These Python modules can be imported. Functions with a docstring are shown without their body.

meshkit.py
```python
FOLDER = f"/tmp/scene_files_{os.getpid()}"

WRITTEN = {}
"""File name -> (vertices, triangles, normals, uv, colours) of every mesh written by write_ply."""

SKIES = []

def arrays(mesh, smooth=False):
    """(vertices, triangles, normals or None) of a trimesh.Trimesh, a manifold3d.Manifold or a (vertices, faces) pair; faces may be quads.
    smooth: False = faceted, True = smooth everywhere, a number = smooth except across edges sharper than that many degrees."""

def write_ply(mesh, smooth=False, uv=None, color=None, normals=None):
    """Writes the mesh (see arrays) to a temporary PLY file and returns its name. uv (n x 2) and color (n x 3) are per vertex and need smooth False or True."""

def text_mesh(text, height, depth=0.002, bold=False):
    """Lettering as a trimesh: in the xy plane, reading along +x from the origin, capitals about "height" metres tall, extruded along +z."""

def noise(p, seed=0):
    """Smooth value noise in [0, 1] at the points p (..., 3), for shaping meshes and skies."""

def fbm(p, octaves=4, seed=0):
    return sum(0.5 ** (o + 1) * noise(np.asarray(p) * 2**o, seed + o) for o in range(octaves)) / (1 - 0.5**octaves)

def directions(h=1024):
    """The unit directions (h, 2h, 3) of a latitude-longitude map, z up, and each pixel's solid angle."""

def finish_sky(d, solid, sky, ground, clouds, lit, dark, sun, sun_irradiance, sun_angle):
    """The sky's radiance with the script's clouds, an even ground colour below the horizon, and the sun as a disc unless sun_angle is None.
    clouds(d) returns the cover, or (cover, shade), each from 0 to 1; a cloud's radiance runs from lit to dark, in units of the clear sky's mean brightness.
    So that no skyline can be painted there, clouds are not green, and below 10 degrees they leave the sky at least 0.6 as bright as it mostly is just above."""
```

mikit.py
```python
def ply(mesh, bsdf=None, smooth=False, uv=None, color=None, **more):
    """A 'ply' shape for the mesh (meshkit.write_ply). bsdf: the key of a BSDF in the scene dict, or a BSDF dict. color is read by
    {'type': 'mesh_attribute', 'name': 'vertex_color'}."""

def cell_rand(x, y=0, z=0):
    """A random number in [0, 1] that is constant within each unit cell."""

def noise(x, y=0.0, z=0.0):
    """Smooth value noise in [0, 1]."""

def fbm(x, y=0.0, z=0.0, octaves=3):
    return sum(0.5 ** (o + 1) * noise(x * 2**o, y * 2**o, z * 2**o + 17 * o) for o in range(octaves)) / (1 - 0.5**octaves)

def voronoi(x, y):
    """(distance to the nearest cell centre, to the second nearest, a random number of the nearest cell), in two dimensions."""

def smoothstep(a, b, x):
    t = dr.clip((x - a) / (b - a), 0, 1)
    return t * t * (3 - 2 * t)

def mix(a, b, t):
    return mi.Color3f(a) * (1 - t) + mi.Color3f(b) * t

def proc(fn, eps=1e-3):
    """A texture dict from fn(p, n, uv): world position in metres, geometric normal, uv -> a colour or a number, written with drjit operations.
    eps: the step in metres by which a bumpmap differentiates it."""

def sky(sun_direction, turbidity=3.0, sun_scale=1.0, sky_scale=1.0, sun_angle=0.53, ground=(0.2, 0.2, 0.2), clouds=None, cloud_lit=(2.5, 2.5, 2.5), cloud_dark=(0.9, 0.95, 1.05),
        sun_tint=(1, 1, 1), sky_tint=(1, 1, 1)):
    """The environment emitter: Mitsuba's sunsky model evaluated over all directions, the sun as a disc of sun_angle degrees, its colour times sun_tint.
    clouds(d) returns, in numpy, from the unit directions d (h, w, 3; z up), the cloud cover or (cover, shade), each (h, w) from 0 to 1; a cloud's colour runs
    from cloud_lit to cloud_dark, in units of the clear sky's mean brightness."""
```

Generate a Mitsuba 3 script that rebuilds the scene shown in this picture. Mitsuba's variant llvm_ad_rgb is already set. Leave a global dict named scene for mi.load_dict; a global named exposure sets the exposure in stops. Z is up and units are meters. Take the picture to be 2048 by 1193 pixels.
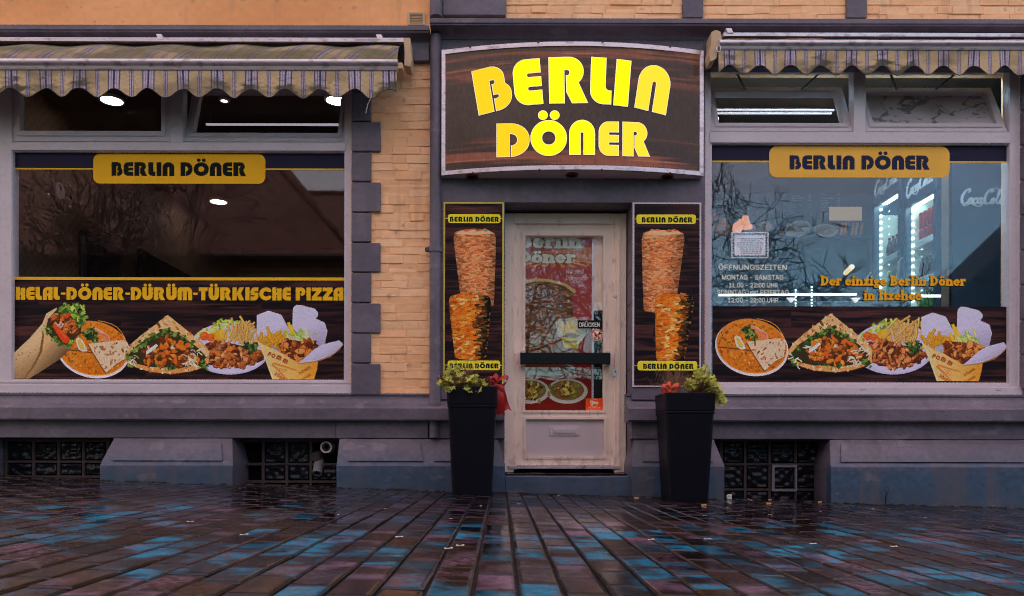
import math, random
import numpy as np
import trimesh
import drjit as dr
import mitsuba as mi
import manifold3d as m3
import shapely
from shapely import affinity
from shapely.geometry import Polygon, MultiPolygon, LineString, Point, box as sbox
from shapely.ops import unary_union
import mikit, meshkit

scene, labels = {}, {}
T = mi.ScalarTransform4f
F_PX, CAM_D, CAM_Z = 1520.0, 6.3, 0.365          # focal length in photo pixels, metres from the facade plane y=0, eye height

# ---------------------------------------------------------------- camera, sky, exposure
scene['camera'] = {'type': 'perspective', 'fov': math.degrees(2 * math.atan(1024 / F_PX)), 'fov_axis': 'x',
                   'to_world': T().look_at(origin=[0, -CAM_D, CAM_Z], target=[0, 0, CAM_Z], up=[-0.0021, 0, 1]),
                   'principal_point_offset_x': 23 / 2048, 'principal_point_offset_y': -300.5 / 1193,
                   'near_clip': 0.05, 'far_clip': 400.0}


def cloud_cover(d):
    n = meshkit.fbm(np.stack([d[..., 0] * 2.2, d[..., 1] * 2.2, d[..., 2] * 5.0], -1) + 7.3, 5)
    el = np.clip((d[..., 2] - 0.16) / 0.30, 0, 1)           # the cloud deck ends above the horizon towards the right
    side = np.clip((d[..., 0] + 0.25) / 0.35, 0, 1) * (1 - el * el * (3 - 2 * el))
    cover = (0.80 + 0.15 * np.clip((n - 0.40) / 0.3, 0, 1)) * (1 - 0.85 * side * np.clip(1.5 - n, 0, 1))
    low = 1 - np.clip(d[..., 2], 0, 1)                       # an overcast sky is about three times brighter overhead than at the horizon
    return cover, np.clip(0.95 * low ** 1.2 + 0.5 * (n - 0.45), 0, 1)


scene['sky'] = mikit.sky([-0.62, -0.75, 0.10], turbidity=4.0, sun_scale=0.02, sun_angle=14, clouds=cloud_cover,
                         cloud_lit=(2.16, 1.60, 1.80), cloud_dark=(1.12, 0.72, 0.62), sun_tint=(1.0, 0.82, 0.78), sky_tint=(0.20, 0.40, 0.64), ground=(0.1, 0.09, 0.09))
exposure = 5.84
LIT = 2.0 ** -exposure                                # the radiance that a lamp needs to show as white at this exposure

rng = np.random.default_rng(11)
rnd = random.Random(5)


# ---------------------------------------------------------------- small helpers
def wx(px, y=0.0):
    return (px - 1001.0) * (CAM_D + y) / F_PX


def wz(py, y=0.0):
    return CAM_Z + (897.0 - py) * (CAM_D + y) / F_PX


def ground_z(x):
    return -0.028 * np.asarray(x, float)


def uniq(key):
    if key not in scene and key not in labels:
        return key
    n = 1
    while f'{key}_{n:03d}' in scene or f'{key}_{n:03d}' in labels:
        n += 1
    return f'{key}_{n:03d}'


def add(key, mesh, mat, smooth=False, seed=None, emit=None, **kw):
    """One entry; seed = (u, v) constants that the materials read as this piece's own tone."""
    key = uniq(key)
    if seed is not None:
        v, f, n = meshkit.arrays(mesh, False)
        mesh = trimesh.Trimesh(v, f, process=False)
        if smooth is not False and smooth is not True:
            smooth = True
        kw['uv'] = np.tile(np.array(seed, float), (len(v), 1))
    d = mikit.ply(mesh, mat, smooth, **kw)
    if emit is not None:
        d['emitter'] = {'type': 'area', 'radiance': {'type': 'rgb', 'value': list(map(float, emit))}}
    scene[key] = d
    return key


def thing(key, label, cat, group=None):
    key = uniq(key)
    labels[key] = {'label': label, 'category': cat}
    if group:
        labels[key]['group'] = group
    return key


def tag(key, label, cat, group=None):
    labels[key] = {'label': label, 'category': cat}
    if group:
        labels[key]['group'] = group


def cat_(ms):
    return trimesh.util.concatenate(ms)


def bx(x0, x1, y0, y1, z0, z1, c=0.0):
    """Box, with chamfer c on every edge."""
    x0, x1 = sorted((x0, x1)); y0, y1 = sorted((y0, y1)); z0, z1 = sorted((z0, z1))
    if c <= 0:
        m = trimesh.creation.box([x1 - x0, y1 - y0, z1 - z0])
        m.apply_translation([(x0 + x1) / 2, (y0 + y1) / 2, (z0 + z1) / 2])
        return m
    P = []
    for x, sx in ((x0, 1), (x1, -1)):
        for y, sy in ((y0, 1), (y1, -1)):
            for z, sz in ((z0, 1), (z1, -1)):
                P += [(x + sx * c, y + sy * c, z), (x + sx * c, y, z + sz * c), (x, y + sy * c, z + sz * c)]
    return trimesh.convex.convex_hull(np.array(P))


def polys(g):
    if g.is_empty:
        return []
    return [p for p in (g.geoms if hasattr(g, 'geoms') else [g]) if p.geom_type == 'Polygon' and p.area > 1e-9]


MAP = np.array([[1, 0, 0, 0], [0, 0, -1, 0], [0, 1, 0, 0], [0, 0, 0, 1.0]])


def ext(g, yback, t):
    """A shape in the (x, z) plane, its back at y = yback, t thick towards the street."""
    ms = []
    for p in polys(g):
        m = trimesh.creation.extrude_polygon(p, t, engine='earcut')
        m.apply_transform(MAP)
        m.apply_translation([0, yback, 0])
        ms.append(m)
    return cat_(ms)


def flat(g, y):
    vs, fs, n = [], [], 0
    for p in polys(g):
        v, f = trimesh.creation.triangulate_polygon(p, engine='earcut')
        if len(f) == 0:
            continue
        a, b, c = v[f[:, 0]], v[f[:, 1]], v[f[:, 2]]
        cr = (b[:, 0] - a[:, 0]) * (c[:, 1] - a[:, 1]) - (b[:, 1] - a[:, 1]) * (c[:, 0] - a[:, 0])
        f = np.where((cr < 0)[:, None], f[:, ::-1], f)
        vs.append(np.c_[v[:, 0], np.full(len(v), y), v[:, 1]]); fs.append(f + n); n += len(v)
    return trimesh.Trimesh(np.vstack(vs), np.vstack(fs), process=False)


def prism(profile_yz, x0, x1):
    """A (y, z) profile run along x."""
    p = Polygon(profile_yz)
    if not p.exterior.is_ccw:
        p = Polygon(list(p.exterior.coords)[::-1])
    m = trimesh.creation.extrude_polygon(p, x1 - x0, engine='earcut')
    m.apply_transform(np.array([[0, 0, 1, x0], [1, 0, 0, 0], [0, 1, 0, 0], [0, 0, 0, 1.0]]))
    return m


def rough(m, size=0.08, amp=0.002, freq=9.0, seed=0):
    v, f = trimesh.remesh.subdivide_to_size(m.vertices, m.faces, size, max_iter=14)
    m = trimesh.Trimesh(v, f, process=True)
    d = np.stack([meshkit.fbm(m.vertices * freq + 31 * k + seed, 3) - 0.5 for k in range(3)], -1)
    m.vertices = m.vertices + d * amp * 2
    return m


def tube(points, radii, sides=6, cap=True):
    p = np.asarray(points, float)
    r = np.broadcast_to(np.asarray(radii, float), (len(p),))
    t = np.gradient(p, axis=0)
    t /= np.linalg.norm(t, axis=1, keepdims=True) + 1e-12
    a = np.cross(t, np.where(np.abs(t[:, 2:]) < 0.9, [0, 0, 1.0], [1.0, 0, 0]))
    a /= np.linalg.norm(a, axis=1, keepdims=True) + 1e-12
    b = np.cross(t, a)
    ang = np.arange(sides) * 2 * np.pi / sides
    v = p[:, None] + r[:, None, None] * (np.cos(ang)[None, :, None] * a[:, None] + np.sin(ang)[None, :, None] * b[:, None])
    i, j = np.meshgrid(np.arange(len(p) - 1), np.arange(sides), indexing='ij')
    q = np.stack([i * sides + j, i * sides + (j + 1) % sides, (i + 1) * sides + (j + 1) % sides, (i + 1) * sides + j], -1).reshape(-1, 4)
    f = np.vstack([q[:, [0, 1, 2]], q[:, [0, 2, 3]]])
    v = v.reshape(-1, 3)
    if cap:
        n = len(v)
        v = np.vstack([v, p[:1], p[-1:]])
        k = np.arange(sides)
        f = np.vstack([f, np.stack([k * 0 + n, (k + 1) % sides, k], 1), np.stack([k * 0 + n + 1, n - sides + k, n - sides + (k + 1) % sides], 1)])
    return trimesh.Trimesh(v, f, process=False)


def lathe(profile, center, sections=24, axis='z'):
    m = trimesh.creation.revolve(np.array(profile, float), sections=sections)
    if axis == 'y':                                     # axis towards the street
        m.apply_transform(MAP)
    m.apply_translation(center)
    return m


def rrect(x0, y0, x1, y1, tl=0, tr=0, br=0, bl=0, n=10):
    pts = []
    for cx, cy, r, a0 in ((x1 - tr, y1 - tr, tr, 0), (x0 + tl, y1 - tl, tl, 90), (x0 + bl, y0 + bl, bl, 180), (x1 - br, y0 + br, br, 270)):
        if r <= 0:
            pts.append((cx, cy))
        else:
            pts += [(cx + r * math.cos(math.radians(a0 + 90 * k / n)), cy + r * math.sin(math.radians(a0 + 90 * k / n))) for k in range(n + 1)]
    return Polygon(pts)


def ring(ox0, oz0, ox1, oz1, ix0, iz0, ix1, iz1):
    return sbox(ox0, oz0, ox1, oz1).difference(sbox(ix0, iz0, ix1, iz1))


def pxbox(x0, y0, x1, y1, y):
    """The photo rectangle (x0, y0 top, x1, y1 bottom) on the plane at depth y, as a shape in metres."""
    return sbox(wx(x0, y), wz(y1, y), wx(x1, y), wz(y0, y))


def to_plane(g, y):
    """A shape drawn in photo pixels on a plane at depth y, in metres."""
    s = (CAM_D + y) / F_PX
    return affinity.affine_transform(g, [s, 0, 0, -s, -1001.0 * s, CAM_Z + 897.0 * s])


def lin(c):
    c = np.asarray(c, float) / 255
    return np.where(c < 0.04045, c / 12.92, ((c + 0.055) / 1.055) ** 2.4)


def ink(r, g, b, k=1.0):
    """Printed colour whose look in the dusk light is (r, g, b): the light is taken out."""
    c = lin((r, g, b)) / np.array([0.62, 0.52, 0.62]) * k
    return np.clip(c * min(1.0, 0.90 / max(c.max(), 1e-6)), 0.004, 0.90)


# ---------------------------------------------------------------- materials
def two(b):
    return {'type': 'twosided', 'bsdf': b}


def pr(base, rough_=0.5, **k):
    if not isinstance(base, dict):
        base = {'type': 'rgb', 'value': list(map(float, base))}
    return {'type': 'principled', 'base_color': base, 'roughness': rough_, **k}


def bump(b, fn, scale=1.0, eps=1e-3):
    return {'type': 'bumpmap', 'arbitrary': mikit.proc(fn, eps), 'scale': scale, 'bsdf': b}


def C(r, g, b):
    return mi.Color3f(r, g, b)


def f_stucco(p, n, uv):
    big = mikit.fbm(p.x * 1.3, p.y * 1.3, p.z * 1.6, 3)
    fine = mikit.fbm(p.x * 22, p.y * 22, p.z * 22, 3)
    c = mikit.mix(C(0.76, 0.345, 0.120), C(0.86, 0.42, 0.160), mikit.smoothstep(0.3, 0.7, big))
    c = mikit.mix(c, C(0.87, 0.555, 0.295), dr.clip(uv.y, 0, 1))
    c = c * (0.9 + 0.2 * fine) * (0.94 + 0.12 * uv.x)
    streak = mikit.smoothstep(0.62, 0.85, mikit.fbm(p.x * 14, 3.0, p.z * 1.2, 3)) * 0.22
    spot = mikit.smoothstep(0.80, 0.9, mikit.noise(p.x * 17 + 5, p.y * 17, p.z * 17))
    return mikit.mix(mikit.mix(c, C(0.30, 0.19, 0.12), streak), C(0.22, 0.13, 0.09), spot * 0.35)


def f_plaster_h(p, n, uv):
    return (mikit.fbm(p.x * 60, p.y * 60, p.z * 60, 3) * 0.0012 + mikit.fbm(p.x * 9, p.y * 9, p.z * 9, 2) * 0.003)


def f_grey(p, n, uv):
    big = mikit.fbm(p.x * 1.7 + 9, p.y * 1.7, p.z * 2.2, 3)
    fine = mikit.fbm(p.x * 30, p.y * 30, p.z * 30, 3)
    c = mikit.mix(C(0.092, 0.083, 0.108), C(0.138, 0.121, 0.152), mikit.smoothstep(0.3, 0.7, big)) * (0.78 + 0.44 * fine)
    pit = mikit.smoothstep(0.80, 0.88, mikit.noise(p.x * 61, p.y * 61, p.z * 61)) * 0.5 * mikit.smoothstep(0.4, 0.65, big)
    run = mikit.smoothstep(0.54, 0.80, mikit.fbm(p.x * 9, p.y * 3, p.z * 0.8 + 4, 3)) * 0.65
    base = mikit.smoothstep(0.40, 0.10, p.z + 0.10 * (fine - 0.5) + 0.12 * (big - 0.5)) * mikit.smoothstep(0.01, -0.04, p.y)                       # bluish light tint put into the colour low on the plinth
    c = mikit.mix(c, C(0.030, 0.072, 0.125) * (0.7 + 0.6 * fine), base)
    splash = (1 - mikit.smoothstep(0.0, 0.20, p.z + 0.028 * p.x + 0.1 * (big - 0.5))) * 0.5 * mikit.smoothstep(0.3, 0.65, fine)
    worn = mikit.smoothstep(0.66, 0.74, mikit.fbm(p.x * 6 + 3, p.y * 6, p.z * 8, 4)) * 0.35
    c = mikit.mix(c, C(0.23, 0.21, 0.22), worn)
    c = mikit.mix(c, C(0.05, 0.047, 0.05), pit)
    c = mikit.mix(c, C(0.09, 0.083, 0.09), run)
    return mikit.mix(c, C(0.055, 0.057, 0.055), splash)


def f_white(p, n, uv):
    g = mikit.fbm(p.x * 3, p.y * 3, p.z * 3, 3)
    s = mikit.smoothstep(0.55, 0.85, mikit.fbm(p.x * 30, p.y * 8, p.z * 30, 3))
    return mikit.mix(C(0.57, 0.53, 0.555) * (0.9 + 0.2 * g), C(0.34, 0.30, 0.29), s * 0.22)


def f_cream(p, n, uv):
    g = mikit.fbm(p.x * 4 + 3, p.y * 3, p.z * 2, 3)
    s = mikit.smoothstep(0.60, 0.85, mikit.fbm(p.x * 40, p.y * 9, p.z * 9, 3))
    foot = (1 - mikit.smoothstep(0.15, 0.55, p.z)) * mikit.smoothstep(0.45, 0.75, mikit.fbm(p.x * 25, 1, p.z * 12, 3))
    return mikit.mix(C(0.88, 0.73, 0.58) * (0.84 + 0.26 * g), C(0.25, 0.20, 0.17), s * 0.35 + foot * 0.4)


def f_ink(p, n, uv):
    r = dr.floor(uv.x) / 62.0
    g = (uv.x - dr.floor(uv.x) - 0.1) / 0.8
    k = 0.72 + 0.56 * mikit.fbm(p.x * 150, p.y * 20, p.z * 150, 3)
    return C(r, g, uv.y) * k


def f_ink_plain(p, n, uv):
    r = dr.floor(uv.x) / 62.0
    g = (uv.x - dr.floor(uv.x) - 0.1) / 0.8
    return C(r, g, uv.y) * (0.92 + 0.16 * mikit.fbm(p.x * 5, p.y * 5, p.z * 5, 3))


def f_wood(p, n, uv):
    row = p.z / 0.145 + 0.35
    k = dr.floor(row)
    t = row - k
    tone = mikit.cell_rand(k, dr.floor(p.x / 1.9 + k * 0.37), 3)
    grain = mikit.fbm(p.x * 2.6 + tone * 40, p.z * 38 + 1.5 * mikit.fbm(p.x * 1.7, p.z * 6, 8.0, 2), 0.0, 4)
    knots = mikit.fbm(p.x * 1.4 + 4, p.z * 9, 2.0, 3)
    c = mikit.mix(C(0.007, 0.005, 0.008), C(0.085, 0.030, 0.026), mikit.smoothstep(0.32, 0.78, grain) * (0.25 + 0.9 * tone))
    hot = mikit.smoothstep(0.58, 0.80, mikit.fbm(p.x * 3.1, p.z * 120, 5.0, 3)) * mikit.smoothstep(0.45, 0.75, knots)
    c = mikit.mix(c, C(0.22, 0.085, 0.055), hot * 0.45)
    gap = mikit.smoothstep(0.04, 0.0, t) + mikit.smoothstep(0.97, 1.0, t)
    return mikit.mix(c, C(0.004, 0.003, 0.003), dr.clip(gap, 0, 1) * 0.9)


def f_pave(p, n, uv):
    a = mikit.fbm(p.x * 9, p.y * 9, 1.0, 3)
    b = mikit.fbm(p.x * 70, p.y * 70, 2.0, 3)
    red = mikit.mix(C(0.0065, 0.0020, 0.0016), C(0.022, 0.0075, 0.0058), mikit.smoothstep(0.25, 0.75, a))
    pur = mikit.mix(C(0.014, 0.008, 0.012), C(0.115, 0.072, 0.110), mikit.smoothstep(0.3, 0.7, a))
    blu_sheen = mikit.mix(C(0.002, 0.012, 0.022), C(0.003, 0.165, 0.270), mikit.smoothstep(0.35, 0.7, a))  # blue in the colour stands in for cool reflections on wet brick
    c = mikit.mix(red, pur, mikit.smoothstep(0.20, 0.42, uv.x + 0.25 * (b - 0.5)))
    shade_fade = mikit.smoothstep(-1.5, -3.4, p.y + 1.2 * (mikit.fbm(p.x * 1.1, p.y * 1.1, 9.0, 2) - 0.5))    # painted shade: bricks darken towards the wall, lighter towards the street
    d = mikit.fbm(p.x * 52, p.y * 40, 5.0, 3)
    c = mikit.mix(c, blu_sheen, mikit.smoothstep(0.60, 0.80, uv.x + 0.25 * (a - 0.5) + 0.55 * (d - 0.5) - 0.10 * (1 - shade_fade)))
    c = c * (0.55 + 0.9 * b) * (0.3 + 1.4 * uv.y) * (0.26 + 0.36 * shade_fade)
    edge = mikit.smoothstep(0.998, 0.96, n.z)
    return mikit.mix(c, C(0.012, 0.010, 0.010), edge * 0.8)


def f_pave_rough(p, n, uv):
    w = mikit.fbm(p.x * 2.3 + 3, p.y * 1.6, 4.0, 3)
    g = mikit.fbm(p.x * 45, p.y * 45, 6.0, 2)
    return dr.clip(0.075 + 0.22 * mikit.smoothstep(0.45, 0.70, w) * (0.4 + 1.1 * g) + 0.05 * uv.y + 0.12 * mikit.smoothstep(-2.7, -4.3, p.y) * (0.3 + g), 0.06, 0.5)


def f_pave_h(p, n, uv):
    return mikit.fbm(p.x * 110, p.y * 110, p.z * 110, 2) * 0.00004 + mikit.noise(p.x * 14, p.y * 11, 3.0) * 0.0004


def f_joint(p, n, uv):
    return mikit.mix(C(0.005, 0.0045, 0.005), C(0.022, 0.019, 0.018), mikit.fbm(p.x * 25, p.y * 25, 0, 3))


def f_awning(p, n, uv):
    u = uv.x - dr.floor(uv.x)                            # one repeat of the weave

    def band(c, w):
        return mikit.smoothstep(w, w * 0.75, dr.abs(u - c))

    tex = 0.82 + 0.36 * mikit.fbm(p.x * 60, p.y * 60, p.z * 60, 2)
    c = C(0.62, 0.47, 0.25)
    lil = C(0.58, 0.50, 0.57)
    navy = C(0.055, 0.050, 0.14)
    c = mikit.mix(c, lil, band(0.5, 0.19))
    c = mikit.mix(c, navy, dr.clip(band(0.5, 0.032) + 0.6 * band(0.42, 0.014) + 0.9 * band(0.335, 0.022) + 0.9 * band(0.665, 0.022) + 0.4 * band(0.58, 0.014), 0, 1))
    c = mikit.mix(c, lil, dr.clip(band(0.0, 0.065) + band(1.0, 0.065), 0, 1))
    c = mikit.mix(c, navy, dr.clip(band(0.0, 0.015) + band(1.0, 0.015) + band(0.046, 0.012) + band(0.954, 0.012), 0, 1) * 0.85)
    m = mikit.fbm(p.x * 11 + 2, p.y * 10, p.z * 26, 4)
    mould = mikit.smoothstep(0.075, -0.03, uv.y - 0.30 * (m - 0.40)) * mikit.smoothstep(0.34, 0.55, mikit.fbm(p.x * 2.6, 7.0, p.z * 2, 3))
    c = mikit.mix(c * tex, C(0.045, 0.05, 0.018), dr.clip(mould, 0, 1) * 0.9)
    return mikit.mix(c * 0.88, C(0.10, 0.085, 0.04), mikit.smoothstep(0.50, 0.75, mikit.fbm(p.x * 3, p.y * 4, p.z * 5 + 8, 3)) * 0.5)


def f_awning_old(p, n, uv):
    c = f_awning(p, n, uv)
    g = mikit.fbm(p.x * 3, p.y * 6, p.z * 8, 3)
    return mikit.mix(c * 0.8, C(0.10, 0.095, 0.04), 0.35 + 0.5 * mikit.smoothstep(0.35, 0.65, g))


def f_alu(p, n, uv):
    s = mikit.fbm(p.x * 6, p.y * 90, p.z * 90, 3)
    d = mikit.smoothstep(0.5, 0.8, mikit.fbm(p.x * 18, p.y * 18, p.z * 30, 3))
    return mikit.mix(C(0.60, 0.56, 0.58) * (0.85 + 0.3 * s), C(0.16, 0.13, 0.12), d * 0.6)


def f_leaf(p, n, uv):
    v = mikit.fbm(p.x * 60, p.y * 60, p.z * 60, 2)
    c = mikit.mix(C(0.20, 0.27, 0.03), C(0.60, 0.62, 0.14), dr.clip(uv.x + 0.6 * (v - 0.5), 0, 1))
    return mikit.mix(c, C(0.085, 0.035, 0.028), mikit.smoothstep(0.6, 0.85, uv.y + 0.3 * (v - 0.5)))


def f_sign(p, n, uv):
    g = mikit.fbm(p.x * 1.1, p.z * 26, 1.0, 4)
    base = mikit.mix(C(0.030, 0.024, 0.030), C(0.085, 0.066, 0.060), mikit.fbm(p.x * 1.5, p.z * 2.2, 3.0, 3))
    hot = mikit.smoothstep(0.45, 0.72, g) * dr.clip(mikit.smoothstep(3.24, 3.46, p.z) + mikit.smoothstep(2.96, 2.80, p.z), 0, 1)
    c = mikit.mix(base, C(0.24, 0.095, 0.072), hot)
    core = mikit.smoothstep(0.64, 0.76, mikit.fbm(p.x * 1.6 + 8, p.z * 55, 2.0, 3)) * hot
    c = mikit.mix(c, C(0.42, 0.17, 0.09), core * 0.8)
    grit = mikit.fbm(p.x * 90, p.z * 30, 0.0, 3)
    return c * (0.75 + 0.5 * grit)


def f_marble(p, n, uv):
    w = mikit.fbm(p.x * 4, p.y * 4, p.z * 6, 4)
    v = dr.abs(mikit.fbm(p.x * 5 + 2 * w, 3.0, p.z * 9 + 3 * w, 4) - 0.5)
    return mikit.mix(C(0.16, 0.17, 0.19), C(0.48, 0.42, 0.43), mikit.smoothstep(0.0, 0.07, v)) * (0.7 + 0.6 * w)


def f_block(p, n, uv):
    return mikit.noise(p.x * 22 + uv.x * 90, 0.0, p.z * 30 + uv.y * 90) * 0.005 + mikit.noise(p.x * 50, 1.0, p.z * 20) * 0.002


def f_roof(p, n, uv):
    a = mikit.fbm(p.x * 0.8, p.y * 0.8, p.z * 0.8, 3)
    t = mikit.cell_rand(p.x / 0.24, p.z / 0.23, 1)
    return mikit.mix(C(0.12, 0.058, 0.036), C(0.31, 0.15, 0.09), 0.6 * a + 0.4 * t)


def f_room(p, n, uv):
    return mikit.mix(C(0.20, 0.115, 0.075), C(0.34, 0.20, 0.125), mikit.fbm(p.x * 2, p.y * 2, p.z * 2, 3)) * (0.85 + 0.15 * dr.sin(p.z * 60) * dr.sin(p.y * 60))


def f_sign_lit(p, n, uv):
    return f_sign(p, n, uv) * C(1.25, 0.95, 0.62) * (0.40 * LIT)


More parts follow.
